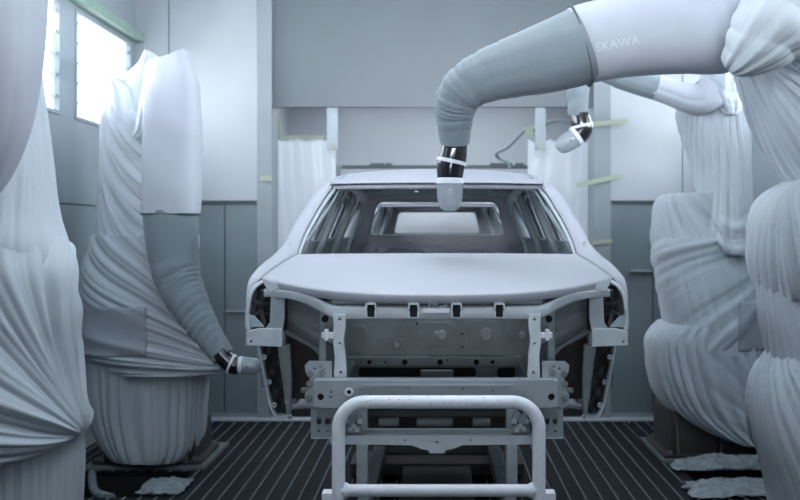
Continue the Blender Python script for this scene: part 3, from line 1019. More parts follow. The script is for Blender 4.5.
# hood
def hood_pt(u, v):
    """u -1..1 across, v 0 front .. 1 back"""
    a = abs(u)
    yf = 4.98 + 0.34 * a ** 3.2
    zf = 1.695 + 0.065 * a ** 2.6
    xf = 0.885
    yb = 6.12 + 0.03 * a * a
    zb = 1.862 - 0.006 * a * a
    xb = 0.815
    X = u * (xf + (xb - xf) * v)
    Y = yf + (yb - yf) * v
    Z = zf + (zb - zf) * (1 - (1 - v) ** 1.25) + 0.022 * math.sin(PI * v) * (1 - a ** 4) + 0.014 * math.exp(-((a - 0.62) / 0.10) ** 2) * math.sin(PI * min(1, v * 1.05))
    return X, Y, Z


nu, nv = 61, 31
G = np.zeros((nv + 3, nu, 3))
for i in range(nv):
    for j in range(nu):
        G[i + 3, j] = hood_pt(-1 + 2 * j / (nu - 1), i / (nv - 1))
for j in range(nu):
    x, y, z = G[3, j]
    G[2, j] = (x, y - 0.008, z - 0.008)
    G[1, j] = (x * 0.998, y + 0.014, z - 0.040)
    G[0, j] = (x * 0.99, y + 0.06, z - 0.046)
hood = grid_mesh('hood', G, M['paint'], car, solid=0.006)
# ribbed inner frame under the hood
MB().box(-0.52, 0.52, 5.12, 5.16, 1.635, 1.665).build('hood_inner_frame', M['ecoat'], hood, bevel=0.01)

# fenders
WY, WZ, WR = 5.98, 1.02, 0.40
for s in (-1, 1):
    rows_ = []
    ridge_pts = [(5.20, 0.945, 1.655), (5.26, 0.944, 1.74), (5.42, 0.938, 1.785), (5.62, 0.928, 1.822), (5.85, 0.915, 1.855), (6.05, 0.900, 1.895), (6.2, 0.885, 1.93), (6.42, 0.892, 1.90)]
    rp = np.array(ridge_pts)
    n1 = 44
    t = np.linspace(0, 1, n1)
    RP = interp_rows(rp, t)
    prof_n = 26
    G = np.zeros((n1, prof_n, 3))
    for i in range(n1):
        Y, XR, ZR = RP[i]
        v = min(1, max(0, (Y - 5.32) / (6.12 - 5.32)))
        hx, hy, hz = hood_pt(1, v)
        hx = hx + 0.004
        if Y > 6.12:
            hx, hz = 0.86, ZR - 0.01
        # lower limit: wheel arch / front edge / sill
        dy = abs(Y - WY)
        zl = WZ + math.sqrt(max(0.0, WR ** 2 - dy ** 2)) if dy < WR else 1.0
        if Y < 5.58:
            zl = max(zl, 1.56 - 0.30 * (Y - 5.20) / 0.38 * 1.0)
            zl = 1.60 - 0.12 * (Y - 5.20) / 0.38
        side = []
        for k in range(prof_n):
            q = k / (prof_n - 1)
            if q < 0.28:
                w_ = q / 0.28
                x = hx + (XR - hx) * (1 - (1 - w_) ** 1.0)
                z = hz + (ZR - hz) * w_ + 0.010 * math.sin(PI * w_)
            else:
                w_ = (q - 0.28) / 0.72
                z = ZR + (zl - ZR) * w_ - 0.0
                rnd = 0.03 * (1 - math.exp(-(ZR - z) / 0.05))
                x = XR + (sideX(6.2, max(1.0, z)) - XR) * min(1, (ZR - z) / 0.16) ** 0.6 if ZR - z > 0 else XR
                fl_ = math.exp(-((math.hypot(Y - WY, z - WZ) - WR) / 0.03) ** 2) * 0.012
                x += fl_
            G[i, k] = (s * x, Y if q > 0.28 or Y > 5.32 else Y + (hy - Y) * (1 - q / 0.28) * 1.0, z)
    fo = grid_mesh('fender', G, M['paint'], car, solid=0.005)
    # lower front edge of the fender with its screw tabs
    path = [P(437 + s * 178, 342, 5.5), P(437 + s * 175, 360, 5.5), P(437 + s * 170, 385, 5.5), P(437 + s * 165, 408, 5.5), P(437 + s * 158, 417, 5.48), P(437 + s * 148, 416, 5.46)]
    path = catmull(path, 5)
    fm = MB()
    for a_, c_ in zip(path[:-1], path[1:]):
        m_ = (a_ + c_) / 2
        d_ = c_ - a_
        ang = math.atan2(-d_.x, d_.z)
        fm.obox(m_, (0.012, 0.05, d_.length * 1.08), (0, -ang, 0))
    fm.build('fender_edge_flange', M['ecoat_light'], fo)
    for (px_, py_) in ((176, 357), (171, 382), (166, 405), (150, 417)):
        c_ = P(437 + s * (px_ - 3), py_, 5.485)
        MB().prism(circle(c_.x, c_.z, 0.014, 14), [circle(c_.x, c_.z, 0.005, 10)], c_.y - 0.004, c_.y + 0.004).build('screw_tab', M['ecoat_light'], fo)

# body sides with door openings
def arc(cx, cz, r, a0, a1, n=14):
    return [(cx + r * math.cos(math.radians(a0 + (a1 - a0) * k / n)), cz + r * math.sin(math.radians(a0 + (a1 - a0) * k / n))) for k in range(n + 1)]


RWY = 8.62
roofline = [(6.90, 2.315), (7.2, 2.365), (7.6, 2.395), (8.0, 2.400), (8.5, 2.385), (9.0, 2.340), (9.25, 2.30)]
side_out = [(6.45, 0.96), (8.10, 0.96)] + [(8.20, 1.0)] + arc(RWY, 1.02, 0.40, 178, 2) + [(9.30, 1.0), (9.38, 1.15), (9.42, 1.5), (9.40, 1.85)] + roofline[::-1] + [(6.15, 1.90), (6.30, 1.86), (6.45, 1.82)]
door_f = [(6.55, 1.05), (7.42, 1.05), (7.46, 1.5), (7.46, 1.88), (7.40, 2.30), (7.15, 2.29), (6.95, 2.235), (6.50, 1.93), (6.49, 1.5)]
door_r = [(7.54, 1.05), (8.10, 1.05), (8.22, 1.35), (8.44, 1.52), (8.48, 1.9), (8.42, 2.24), (8.2, 2.30), (7.52, 2.31), (7.55, 1.88)]
qwin = [(8.60, 1.93), (9.16, 1.95), (9.02, 2.19), (8.60, 2.25)]
cu = [6.2 + 0.2 * k for k in range(17)]
cv = [1.05 + 0.1 * k for k in range(8)] + [1.86, 1.9, 2.0, 2.1, 2.2, 2.3]


def inset(poly, d):
    c = Vector((sum(p[0] for p in poly) / len(poly), sum(p[1] for p in poly) / len(poly)))
    out = []
    n = len(poly)
    for i in range(n):
        p0, p1, p2 = Vector(poly[i - 1]), Vector(poly[i]), Vector(poly[(i + 1) % n])
        e1 = (p1 - p0).normalized(); e2 = (p2 - p1).normalized()
        nrm = Vector((-e1.y, e1.x)) + Vector((-e2.y, e2.x))
        nrm.normalize()
        if nrm.dot(c - p1) < 0: nrm = -nrm
        out.append(tuple(p1 + nrm * d))
    return out


for s in (-1, 1):
    sheet('body_side', side_out, [door_f, door_r, qwin], cu, cv, lambda y, z, s=s: (s * sideX(y, z), y, z), M['paint'], car, 0.012)
    sheet('body_side_inner', [(6.5, 1.0), (8.2, 1.0), (8.3, 1.45), (8.9, 1.45), (9.25, 1.2), (9.3, 1.85), (9.12, 2.28), (8.0, 2.37), (7.2, 2.33), (6.98, 2.28), (6.4, 1.90)],
          [inset(door_f, 0.025), inset(door_r, 0.025), qwin], cu, cv, lambda y, z, s=s: (s * (sideX(y, z) - 0.075), y, z), M['ecoat'], car, 0.01)
    # pillars between the inner and outer skins
    for (yb, yt, zb, zt, r_) in ((7.50, 7.46, 1.05, 2.34, 0.035), (8.52, 8.50, 1.5, 2.34, 0.035), (9.2, 9.1, 1.3, 2.27, 0.04)):
        pth = [Vector((s * (sideX(yb + (yt - yb) * k / 8, zb + (zt - zb) * k / 8) - 0.045), yb + (yt - yb) * k / 8, zb + (zt - zb) * k / 8)) for k in range(9)]
        MB().tube(pth, r_, 10).build('pillar', M['ecoat_light'], car, smooth=True)
    for nm, poly, win, hy in (('front_door', door_f, [(6.62, 1.93), (7.38, 1.93), (7.34, 2.24), (7.16, 2.235), (6.99, 2.19)], 7.3),
                              ('rear_door', door_r, [(7.62, 1.93), (8.38, 1.94), (8.34, 2.20), (8.18, 2.245), (7.60, 2.25)], 8.3)):
        dobj = sheet(nm, inset(poly, 0.006), [win], cu, cv, lambda y, z, s=s: (s * (sideX(y, z) + 0.003), y, z), M['paint'], car, 0.010)
        sheet('window_frame', inset(poly, 0.03), [inset(win, -0.002)], cu, cv, lambda y, z, s=s: (s * (sideX(y, z) - 0.035), y, z), M['ecoat'], dobj, 0.008)
        zx = 1.70
        MB().tube([(s * (sideX(hy, zx) + 0.005), hy - 0.08, zx), (s * (sideX(hy, zx) + 0.035), hy - 0.06, zx), (s * (sideX(hy, zx) + 0.035), hy + 0.06, zx), (s * (sideX(hy, zx) + 0.005), hy + 0.08, zx)], 0.012, 10).build('door_handle', M['paint'], dobj, smooth=True)
    # windshield pillar
    pp = [Vector((s * 0.868, 6.14, 1.865)), Vector((s * 0.848, 6.30, 1.975)), Vector((s * 0.805, 6.52, 2.105)), Vector((s * 0.757, 6.74, 2.225)), Vector((s * 0.722, 6.92, 2.298))]
    pc = catmull(pp, 6)
    pm = MB()
    nn = len(pc)
    G = np.zeros((nn, 9, 3))
    for i, c_ in enumerate(pc):
        w_ = 0.046 - 0.010 * i / nn
        q_ = [(-w_, 0.016), (-w_ + 0.006, 0.0), (-w_ * 0.2, -0.020), (w_ * 0.6, -0.022), (w_, 0.0), (w_ * 1.05, 0.04), (0.3 * w_, 0.055), (-0.6 * w_, 0.045), (-w_, 0.02)]
        for k, (ox, oy) in enumerate(q_):
            G[i, k] = (c_.x + s * ox, c_.y + oy * 0.8, c_.z - oy * 0.65)
    grid_mesh('windshield_pillar', G, M['paint'], car)
    # inner strip of the pillar
    MB().tube([p_ + Vector((-s * 0.050, 0.05, -0.02)) for p_ in pc], 0.012, 8).build('pillar_inner_flange', M['ecoat_light'], car, smooth=True)

# roof
def roof_pt(u, v):
    ys_ = [p[0] for p in roofline]; zs_ = [p[1] for p in roofline]
    a = abs(u)
    Y = 6.86 + (9.25 - 6.86) * v
    Ys = 6.90 + (9.25 - 6.90) * v
    Y = Y * (1 - a ** 3) + Ys * a ** 3
    zr = float(np.interp(Y, ys_, zs_))
    xr = sideX(Y, zr) + 0.006
    Z = zr + (0.045 * min(1, 0.15 + v * 6)) * (1 - a ** 2.4)
    if v < 0.03: Z -= 0.012
    return u * xr, Y, Z


nu, nv = 49, 41
G = np.zeros((nv, nu, 3))
for i in range(nv):
    for j in range(nu):
        G[i, j] = roof_pt(-1 + 2 * j / (nu - 1), (i / (nv - 1)) ** 1.3)
roof = grid_mesh('roof', G, M['paint'], car, solid=0.006)
for s in (-1, 1):
    pth = []
    for k in range(24):
        Y = 7.0 + 2.1 * k / 23
        z = float(np.interp(Y, [p[0] for p in roofline], [p[1] for p in roofline]))
        pth.append((s * (sideX(Y, z) - 0.055), Y, z + 0.012))
    MB().tube(pth, 0.007, 8).build('roof_ditch', M['ecoat'], roof, smooth=True)
# front header (inside the windshield opening) and rear header
hm = MB()
pth = [Vector((0.70 * (-1 + 2 * k / 20), 6.90 + 0.05 * abs(-1 + 2 * k / 20) ** 3, 2.285 - 0.004 * abs(-1 + 2 * k / 20) ** 4)) for k in range(21)]
MB().tube(pth, 0.016, 10).build('windshield_header', M['paint'], car, smooth=True)
hdr = MB().prism([(-0.72, 2.30), (0.72, 2.30), (0.74, 2.385), (-0.74, 2.385)][::-1], [circle(x_, 2.34, 0.02, 12, 0.014) for x_ in (-0.5, -0.18, 0.18, 0.5)], 9.10, 9.14)
hdr.build('rear_header', M['ecoat'], car, bevel=0.004)
for yb in (7.5, 8.3):
    MB().box(-0.70, 0.70, yb - 0.05, yb + 0.05, 2.36, 2.38).build('roof_bow', M['ecoat'], roof, bevel=0.004)

# tailgate
def tg(x, z):
    return (x, 9.47 - max(0, z - 1.85) * 0.45 - 0.10 * (x / 0.8) ** 2, z)


def rounded(poly, r, n=4):
    out = []
    m = len(poly)
    for i in range(m):
        p0, p1, p2 = Vector(poly[i - 1]), Vector(poly[i]), Vector(poly[(i + 1) % m])
        a_ = p1 + (p0 - p1).normalized() * r
        c_ = p1 + (p2 - p1).normalized() * r
        for k in range(n + 1):
            t_ = k / n
            out.append(tuple((1 - t_) ** 2 * a_ + 2 * t_ * (1 - t_) * p1 + t_ * t_ * c_))
    return out


tout = rounded([(-0.80, 1.15), (0.80, 1.15), (0.84, 1.85), (0.68, 2.31), (-0.68, 2.31), (-0.84, 1.85)], 0.04)
twin = rounded([(-0.605, 1.950), (0.605, 1.950), (0.53, 2.250), (-0.53, 2.250)], 0.06)
tcu = [-0.7 + 0.1 * k for k in range(15)]
tcv = [1.3, 1.5, 1.7, 1.85, 1.95, 2.05, 2.15, 2.25]
tgo = sheet('tailgate', tout, [twin], tcu, tcv, tg, M['paint'], car, 0.012)
tin = rounded([(-0.66, 1.30), (0.66, 1.30), (0.66, 1.80), (0.62, 1.93), (0.57, 2.28), (-0.57, 2.28), (-0.62, 1.93), (-0.66, 1.80)], 0.05)
h2 = [rounded([(-0.45, 1.60), (-0.12, 1.60), (-0.12, 1.80), (-0.42, 1.84)], 0.03), rounded([(0.12, 1.60), (0.45, 1.60), (0.42, 1.84), (0.12, 1.80)], 0.03), circle(0.0, 1.85, 0.02), circle(-0.54, 1.82, 0.012, 10), circle(0.54, 1.82, 0.012, 10), circle(-0.25, 1.88, 0.012, 10), circle(0.3, 1.88, 0.012, 10)]
sheet('tailgate_inner_frame', tin, [twin] + h2, tcu, tcv, lambda x, z: (tg(x, z)[0], tg(x, z)[1] - 0.05, z), M['paint'], tgo, 0.010)
rm = [Vector((x_, tg(x_, z_)[1] - 0.055, z_)) for x_, z_ in twin + twin[:1]]
MB().tube(rm, 0.010, 8, cap=False).build('window_flange', M['ecoat'], tgo, smooth=True)

# floor, rear wheelhouses, rear wall of the engine bay
fp = MB().box(-0.82, 0.82, 6.3, 9.35, 1.02, 1.05)
fp.box(-0.10, 0.10, 6.3, 8.6, 1.05, 1.16)
fp.box(-0.80, 0.80, 8.0, 9.3, 1.05, 1.22)
fp.build('floor_pan', M['ecoat'], car, bevel=0.01)
for s in (-1, 1):
    MB().box(min(s * 0.86, s * 0.92), max(s * 0.86, s * 0.92), 6.45, 8.15, 0.93, 1.10).build('sill', M['ecoat'], car, bevel=0.012)
    wm = MB()
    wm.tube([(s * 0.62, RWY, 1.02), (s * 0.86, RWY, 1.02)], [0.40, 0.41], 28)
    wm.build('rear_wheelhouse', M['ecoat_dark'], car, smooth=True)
    # front wheelhouse inner panel
    MB().box(min(s * 0.56, s * 0.60), max(s * 0.56, s * 0.60), 5.32, 6.25, 1.20, 1.62).build('inner_apron', M['ecoat'], car, bevel=0.008)
    MB().box(min(s * 0.60, s * 0.90), max(s * 0.60, s * 0.90), 6.34, 6.40, 0.98, 1.80).build('wheelhouse_rear_panel', M['hollow_shade'], car, bevel=0.008)  # shade of the wheel hollow painted in as a near-black colour
    # long rails
    MB().box(min(s * 0.47, s * 0.59), max(s * 0.47, s * 0.59), 4.99, 6.5, 1.10, 1.235).build('chassis_rail', M['ecoat'], car, bevel=0.008)

# engine bay wall with its pressed shapes
FD = 6.20


def fx(x): return (x - 437) / F * FD


def fz(y): return 2 - (y - 230) / F * FD


fw_out = [(-0.60, 1.04), (0.60, 1.04), (0.60, 1.80), (-0.60, 1.80)]
slots = [rrect(fx(357), fx(476), fz(377), fz(367.5), 0.02), rrect(fx(497), fx(517), fz(378), fz(367.5), 0.02)]
holes = [circle(fx(x_), fz(362), 0.014 if k % 2 == 0 or k == 3 else 0.009, 12) for k, x_ in enumerate((370, 405, 440, 476, 492))]
fwl = MB().prism(fw_out, slots + holes, FD, FD + 0.015).build('engine_bay_wall', M['ecoat'], car, bevel=0.003)
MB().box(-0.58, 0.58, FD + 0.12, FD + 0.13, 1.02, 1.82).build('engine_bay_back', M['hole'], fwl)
em = MB()
em.box(fx(345), fx(527), FD - 0.055, FD, fz(366), fz(355))                              # cross bar with the row of holes
em.build('cross_ledge', M['ecoat'], fwl, bevel=0.012)
hm = MB()
for x_, r_ in ((370, 0.013), (405, 0.017), (440, 0.017), (476, 0.017), (492, 0.012)):
    MB().cyl((fx(x_), FD - 0.057, fz(361)), (fx(x_), FD - 0.050, fz(361)), r_, n=14).build('punched_hole', M['hole'], fwl)
for x_, y_, r_ in ((386, 361, 0.006), (447, 359, 0.005), (417, 323, 0.006), (462, 333, 0.006), (462, 346, 0.006)):
    MB().cyl((fx(x_), FD - 0.058, fz(y_)), (fx(x_), FD - 0.02, fz(y_)), r_, n=10).build('punched_hole', M['hole'], fwl)
for (x0, x1, y0, y1, d) in ((417, 452, 322, 347, 0.02), (469, 502, 321, 347, 0.022), (396, 408, 316, 330, 0.02), (376, 410, 336, 341, 0.015), (456, 466, 318, 352, 0.02), (350, 366, 325, 352, 0.012)):
    MB().prism(rrect(fx(x0), fx(x1), fz(y1), fz(y0), 0.03), [], FD - d * 1.9, FD + 0.002).build('pressed_panel', M['ecoat'], fwl, bevel=0.014, seg=3)
for (x_, y_, r_, d) in ((486, 334, 0.040, 0.038), (442, 335, 0.032, 0.032), (397, 345, 0.022, 0.02), (522, 335, 0.022, 0.02), (436, 333, 0.015, 0.034)):
    MB().tube([(fx(x_), FD, fz(y_)), (fx(x_), FD - d * 0.9 - 0.022, fz(y_)), (fx(x_), FD - d - 0.028, fz(y_))], [r_ * 1.1, r_, r_ * 0.72], 22).build('round_boss', M['ecoat_light'], fwl, smooth=True)

# upper tie bar
TD = 5.06
half = [(0, 311.5), (-60, 311.5), (-92, 311.8), (-106, 310), (-118, 304), (-130, 298.5), (-143, 295), (-158, 293), (-172, 292.5)]
tb_path = [P(437 + x_, y_, TD + 0.22 * max(0, (abs(x_) - 95) / 77) ** 1.3) for x_, y_ in half]
tb_path = catmull(tb_path, 5)
full = [Vector((-p.x, p.y, p.z)) for p in tb_path[::-1]][:-1] + tb_path
G = np.zeros((len(full), 9, 3))
for i, c_ in enumerate(full):
    a_ = abs(c_.x)
    hgt = 0.031 - 0.011 * min(1, max(0, (a_ - 0.45) / 0.3))
    for k, (oy, oz) in enumerate(((-0.035, -hgt), (-0.040, -hgt * 0.8), (-0.040, hgt * 0.55), (-0.030, hgt * 0.9), (0.03, hgt), (0.045, hgt * 0.9), (0.045, -hgt * 0.8), (0.035, -hgt), (-0.035, -hgt))):
        G[i, k] = (c_.x, c_.y + oy, c_.z + oz)
tie = grid_mesh('tie_bar', G, M['ecoat_light'], car)
tie.data.set_sharp_from_angle(angle=math.radians(50))
for x_ in (371, 413.6, 456.5, 499.4):
    c_ = P(x_, 310, 5.0)
    lb = MB()
    w_, h_ = 0.026, 0.036
    lb.prism(rrect(c_.x - w_, c_.x + w_, c_.z - h_, c_.z + h_, 0.008), [rrect(c_.x - w_ * 0.68, c_.x + w_ * 0.68, c_.z - h_ * 0.95, c_.z + h_ * 0.72, 0.004)], 4.985, 5.01)
    lbo = lb.build('latch_bracket', M['ecoat_light'], car, bevel=0.002)
    MB().box(c_.x - w_ * 0.66, c_.x + w_ * 0.66, 5.008, 5.016, c_.z - h_ * 0.93, c_.z + h_ * 0.70).build('latch_slot', M['hole'], lbo)
c_ = P(436.5, 310.5, 5.0)
MB().box(c_.x - 0.066, c_.x + 0.066, 4.985, 5.03, c_.z - 0.013, c_.z + 0.012).build('striker_plate', M['ring_white'], car, bevel=0.005)
lt = MB()
lt.tube(catmull([P(429, 306, 5.03), P(431, 302.5, 5.03), P(436, 304, 5.02), P(440, 302, 5.03), P(446, 303, 5.03), P(445, 306.5, 5.03), P(439, 306, 5.03)], 4), 0.0065, 8)
lt.build('hood_latch', M['ecoat_light'], car, smooth=True)

for s in (-1, 1):
    # uprights
    def q(x_, y_, D_=5.02): return P(437 + s * x_, y_, D_)
    o1 = [(q(x_, y_).x, q(x_, y_).z) for x_, y_ in ((-104, 314), (-91, 314), (-91, 326), (-93, 340), (-91, 356), (-90, 378), (-103, 378), (-102, 356), (-104, 340), (-103, 326))]
    hl = [circle(q(-97, 319).x, q(-97, 319).z, 0.006, 10), circle(q(-97, 343).x, q(-97, 343).z, 0.005, 10), circle(q(-96, 372).x, q(-96, 372).z, 0.006, 10)]
    up_ = MB().prism(o1, hl, 5.0, 5.045).build('support_upright', M['ecoat_light'], car, bevel=0.004)
    a_ = q(-103, 332); c_ = q(-115, 338)
    ub = MB()
    x0_, x1_ = sorted((a_.x, c_.x))
    ub.box(x0_, x1_, 4.99, 5.03, c_.z, a_.z)
    x0_, x1_ = sorted((q(-108, 0).x, q(-112, 0).x))
    ub.box(x0_, x1_, 4.985, 5.03, q(0, 340).z, q(0, 329).z)
    ub.build('upright_tab', M['ring_white'], up_, bevel=0.004)
    # curved wheelhouse / strut tower sheet between tie bar and apron
    nU, nV = 26, 18
    G = np.zeros((nV, nU, 3))
    for i in range(nV):
        v = i / (nV - 1)
        for j in range(nU):
            u = j / (nU - 1)
            xx = -156 + 54 * u                                       # outer to inner
            ytop = 293 + 24 * u ** 1.2
            ybot = 327 + 31 * u ** 1.1 - 8 * max(0, u - 0.75) * 4 * 0.9
            yy = ytop + (ybot - ytop) * v
            d_ = 5.42 + 0.55 * v * (1 - 0.3 * u) - 0.16 * math.exp(-((v - 0.75) / 0.22) ** 2) + 0.05 * math.sin(5 * u + 2 * v) * v + 0.25 * (1 - u) * (1 - v)
            p_ = P(437 + s * xx, yy, d_)
            G[i, j] = (p_.x, p_.y, p_.z)
    tow = grid_mesh('strut_tower', G, M['ecoat_light'], car, solid=0.006)
    # rolled arch lip below it
    lip = catmull([P(437 + s * -158, 322, 5.75), P(437 + s * -148, 333, 5.78), P(437 + s * -135, 340, 5.85), P(437 + s * -124, 346, 5.88), P(437 + s * -113, 357, 5.85)], 5)
    MB().tube(lip, 0.016, 10).build('arch_lip', M['ecoat_light'], tow, smooth=True)
    hb = MB()
    hb.cyl(q(-112, 319, 5.30), q(-112, 319, 5.36), 0.018, n=14)
    hb.build('drain_hole', M['hole'], tow)
    hp = MB().prism([(q(-118, 314, 5.33).x, q(-118, 314, 5.33).z), (q(-103, 318, 5.33).x, q(-103, 318, 5.33).z), (q(-103, 345, 5.33).x, q(-103, 345, 5.33).z), (q(-112, 340, 5.33).x, q(-112, 340, 5.33).z), (q(-118, 326, 5.33).x, q(-118, 326, 5.33).z)], [], 5.335, 5.345)
    hp.build('apron_gusset', M['ecoat'], tow, bevel=0.002)
    # headlamp bracket: vertical sheet and horizontal plate
    vb = [(q(-153, 296, 5.22).x, q(-153, 296, 5.22).z), (q(-170, 299, 5.22).x, q(-170, 299, 5.22).z), (q(-168, 325, 5.22).x, q(-168, 325, 5.22).z), (q(-156, 345, 5.22).x, q(-156, 345, 5.22).z), (q(-152, 322, 5.22).x, q(-152, 322, 5.22).z)]
    vb = [(q(x_, y_, 5.22).x, q(x_, y_, 5.22).z) for x_, y_ in ((-152, 297), (-166, 297), (-167, 322), (-172, 330), (-154, 330), (-152, 318))]
    MB().prism(vb, [], 5.21, 5.225).build('headlamp_bracket', M['ecoat'], car, bevel=0.003)
    hbk = [(q(x_, y_, 5.18).x, q(x_, y_, 5.18).z) for x_, y_ in ((-154, 328), (-178, 328), (-190, 331), (-190, 345), (-176, 345.5), (-154, 346.5))]
    bp_ = MB().prism(hbk, [circle(q(-185, 341, 5.18).x, q(-185, 341, 5.18).z, 0.006, 10)], 5.15, 5.19).build('bumper_bracket', M['ecoat_light'], car, bevel=0.004)
    # headlamp hollow: a dark sheet painted for its shade, with braces
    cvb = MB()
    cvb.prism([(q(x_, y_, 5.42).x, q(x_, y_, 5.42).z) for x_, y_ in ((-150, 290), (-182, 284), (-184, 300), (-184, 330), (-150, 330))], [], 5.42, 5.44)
    cav = cvb.build('headlamp_cavity', M['hollow_shade'], car)
    br = MB()
    br.tube([q(-184, 301, 5.26), q(-176, 304, 5.28), q(-166, 303, 5.3)], 0.010, 8)
    br.tube([q(-186, 318, 5.24), q(-178, 312, 5.28), q(-168, 314, 5.32)], 0.008, 8)
    br.tube([q(-174, 290, 5.26), q(-176, 310, 5.3), q(-172, 326, 5.25)], 0.012, 8)
    br.build('cavity_brace', M['ecoat_dark'], cav, smooth=True)
    tri_ = MB().prism([(q(x_, y_, 5.2).x, q(x_, y_, 5.2).z) for x_, y_ in ((-189, 327), (-188, 314), (-182, 316), (-172, 327))], [], 5.19, 5.20)
    tri_.build('corner_gusset', M['ecoat'], cav, bevel=0.002)
    ed = catmull([q(-174, 281, 5.28), q(-182, 287, 5.22), q(-187, 296, 5.20), q(-189, 308, 5.19), q(-190, 322, 5.19), q(-189, 330, 5.19)], 5)
    MB().tube(ed, [0.010] * len(ed), 8).build('fender_front_lip', M['ecoat_light'], car, smooth=True)
    cl_ = MB()
    cl_.prism([(q(x_, y_, 5.2).x, q(x_, y_, 5.2).z) for x_, y_ in ((-176, 277), (-160, 284), (-158, 289), (-168, 292), (-172, 286))], [], 5.2, 5.21)
    cl_.build('hood_corner_rest', M['ecoat_light'], car, bevel=0.002)
    # hinge pillar and liner seen through the wheel opening
    hg = [(q(x_, y_, 5.9).x, q(x_, y_, 5.9).z) for x_, y_ in ((-161, 344), (-147, 344), (-145, 380), (-146, 418), (-157, 418), (-159, 380))]
    MB().prism(hg, [circle(q(-151, 402, 5.9).x, q(-151, 402, 5.9).z, 0.011, 12)], 5.88, 5.93).build('hinge_pillar', M['ecoat_light'], car, bevel=0.006)
    lg = np.zeros((16, 8, 3))
    for i in range(16):
        for j in range(8):
            y_ = 345 + 68 * i / 15
            x_ = -176 + 16 * j / 7 + 9 * (i / 15)
            p_ = P(437 + s * x_, y_, 5.80 + 0.05 * math.sin(i * 1.3) * math.sin(j * 1.1))
            lg[i, j] = tuple(p_)
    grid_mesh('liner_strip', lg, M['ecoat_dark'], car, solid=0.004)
    # end plates beside the bumper beam
    e_ = [(q(x_, y_, 4.97).x, q(x_, y_, 4.97).z) for x_, y_ in ((-105, 361), (-128, 361), (-132, 365), (-131, 372), (-127, 378), (-128, 388), (-132, 394), (-131, 402), (-126, 406), (-105, 406))]
    hs = [circle(q(x_, y_, 4.97).x, q(x_, y_, 4.97).z, 0.005, 10) for x_, y_ in ((-122, 368), (-112, 368), (-116, 366))]
    ep = MB().prism(e_, hs, 4.955, 4.975).build('beam_end_plate', M['beam'], car)
    for x_, y_ in ((-127, 374), (-115, 373), (-127.5, 384), (-128, 398)):
        bm_ = MB().cyl(q(x_, y_, 4.957), q(x_, y_, 4.944), 0.010, n=6)
        bm_.cyl(q(x_, y_, 4.957), q(x_, y_, 4.951), 0.016, n=16)
        bm_.build('bolt', M['plate_steel'], ep)
    # lower mounting plates with slots
    l_ = [(q(x_, y_, 4.98).x, q(x_, y_, 4.98).z) for x_, y_ in ((-126, 408), (-104, 408), (-104, 437), (-126, 437))]
    sl = [rrect(*sorted((q(-120, 0, 4.98).x, q(-115.5, 0, 4.98).x)), q(0, 424, 4.98).z, q(0, 412, 4.98).z, 0.004), circle(q(-118, 431, 4.98).x, q(-118, 431, 4.98).z, 0.007, 10), circle(q(-109, 431, 4.98).x, q(-109, 431, 4.98).z, 0.005, 10), rrect(*sorted((q(-112, 0, 4.98).x, q(-106, 0, 4.98).x)), q(0, 424, 4.98).z, q(0, 416, 4.98).z, 0.004)]
    lp_ = MB().prism(l_, sl, 4.97, 4.99).build('lower_mount_plate', M['beam'], car)
    x0_, x1_ = sorted((q(-126, 0, 4.98).x, q(-104, 0, 4.98).x))
    MB().box(x0_, x1_, 5.08, 5.10, q(0, 436, 4.98).z, q(0, 409, 4.98).z).build('mount_backing', M['ecoat_dark'], lp_)
    MB().box(x0_, x1_, 4.97, 5.30, q(0, 438.5, 4.98).z, q(0, 436, 4.98).z).build('mount_foot', M['ecoat_light'], lp_, bevel=0.002)
    # brackets cluster on the lower cross member
    kb = MB()
    kb.box(*sorted((q(-93, 0).x, q(-75, 0).x)), 5.0, 5.06, q(0, 433).z, q(0, 425).z)
    kb.obox(q(-86, 420, 5.05), (0.05, 0.03, 0.06), (0, 0.4 * s, 0))
    kb.obox(q(-79, 416, 5.05), (0.03, 0.04, 0.05), (0, -0.5 * s, 0))
    kbo = kb.build('control_bracket', M['ecoat'], car, bevel=0.006)
    for x_, y_ in ((-90, 421), (-83, 426), (-77, 421), (-87, 429), (-80, 430)):
        MB().cyl(q(x_, y_, 5.03), q(x_, y_, 4.985), 0.011, n=10).build('bolt', M['ecoat_light'], kbo, smooth=True)
    # subframe leg
    MB().box(*sorted((q(-80, 0, 5.6).x, q(-69, 0, 5.6).x)), 5.56, 5.64, 0.62, 1.12).build('subframe_leg', M['ecoat_light'], car, bevel=0.006)

# bumper beam with its holes
BD = 4.86


def bx_(x_): return (x_ - 437) / F * BD


def bz_(y_): return 2 - (y_ - 230) / F * BD


bo = [(bx_(313.5), bz_(406)), (bx_(313.5), bz_(382)), (bx_(320), bz_(380.5)), (bx_(360), bz_(380.5)), (bx_(514), bz_(380.5)), (bx_(552), bz_(380)), (bx_(558.5), bz_(381.5)), (bx_(558.5), bz_(406)), (bx_(552), bz_(408)), (bx_(320), bz_(408))]
bh = [circle(bx_(320.5), bz_(397), 0.016, 18), circle(bx_(551.5), bz_(397), 0.016, 18), circle(bx_(349), bz_(392), 0.010, 14)]
bh += [circle(bx_(x_), bz_(y_), 0.005, 8) for x_, y_ in ((331, 392), (331, 397), (408, 389), (463, 389), (493, 391), (370, 395))]
beam = MB()
beam.prism(bo, bh, BD, BD + 0.012)
beam.box(bx_(313.5), bx_(558.5), BD + 0.012, BD + 0.11, bz_(383), bz_(380.8))
beam.box(bx_(313.5), bx_(558.5), BD + 0.012, BD + 0.11, bz_(408), bz_(406))
beam.box(bx_(313.5), bx_(558.5), BD + 0.075, BD + 0.085, bz_(406), bz_(383))
bmo = beam.build('bumper_beam', M['beam'], car, bevel=0.003)
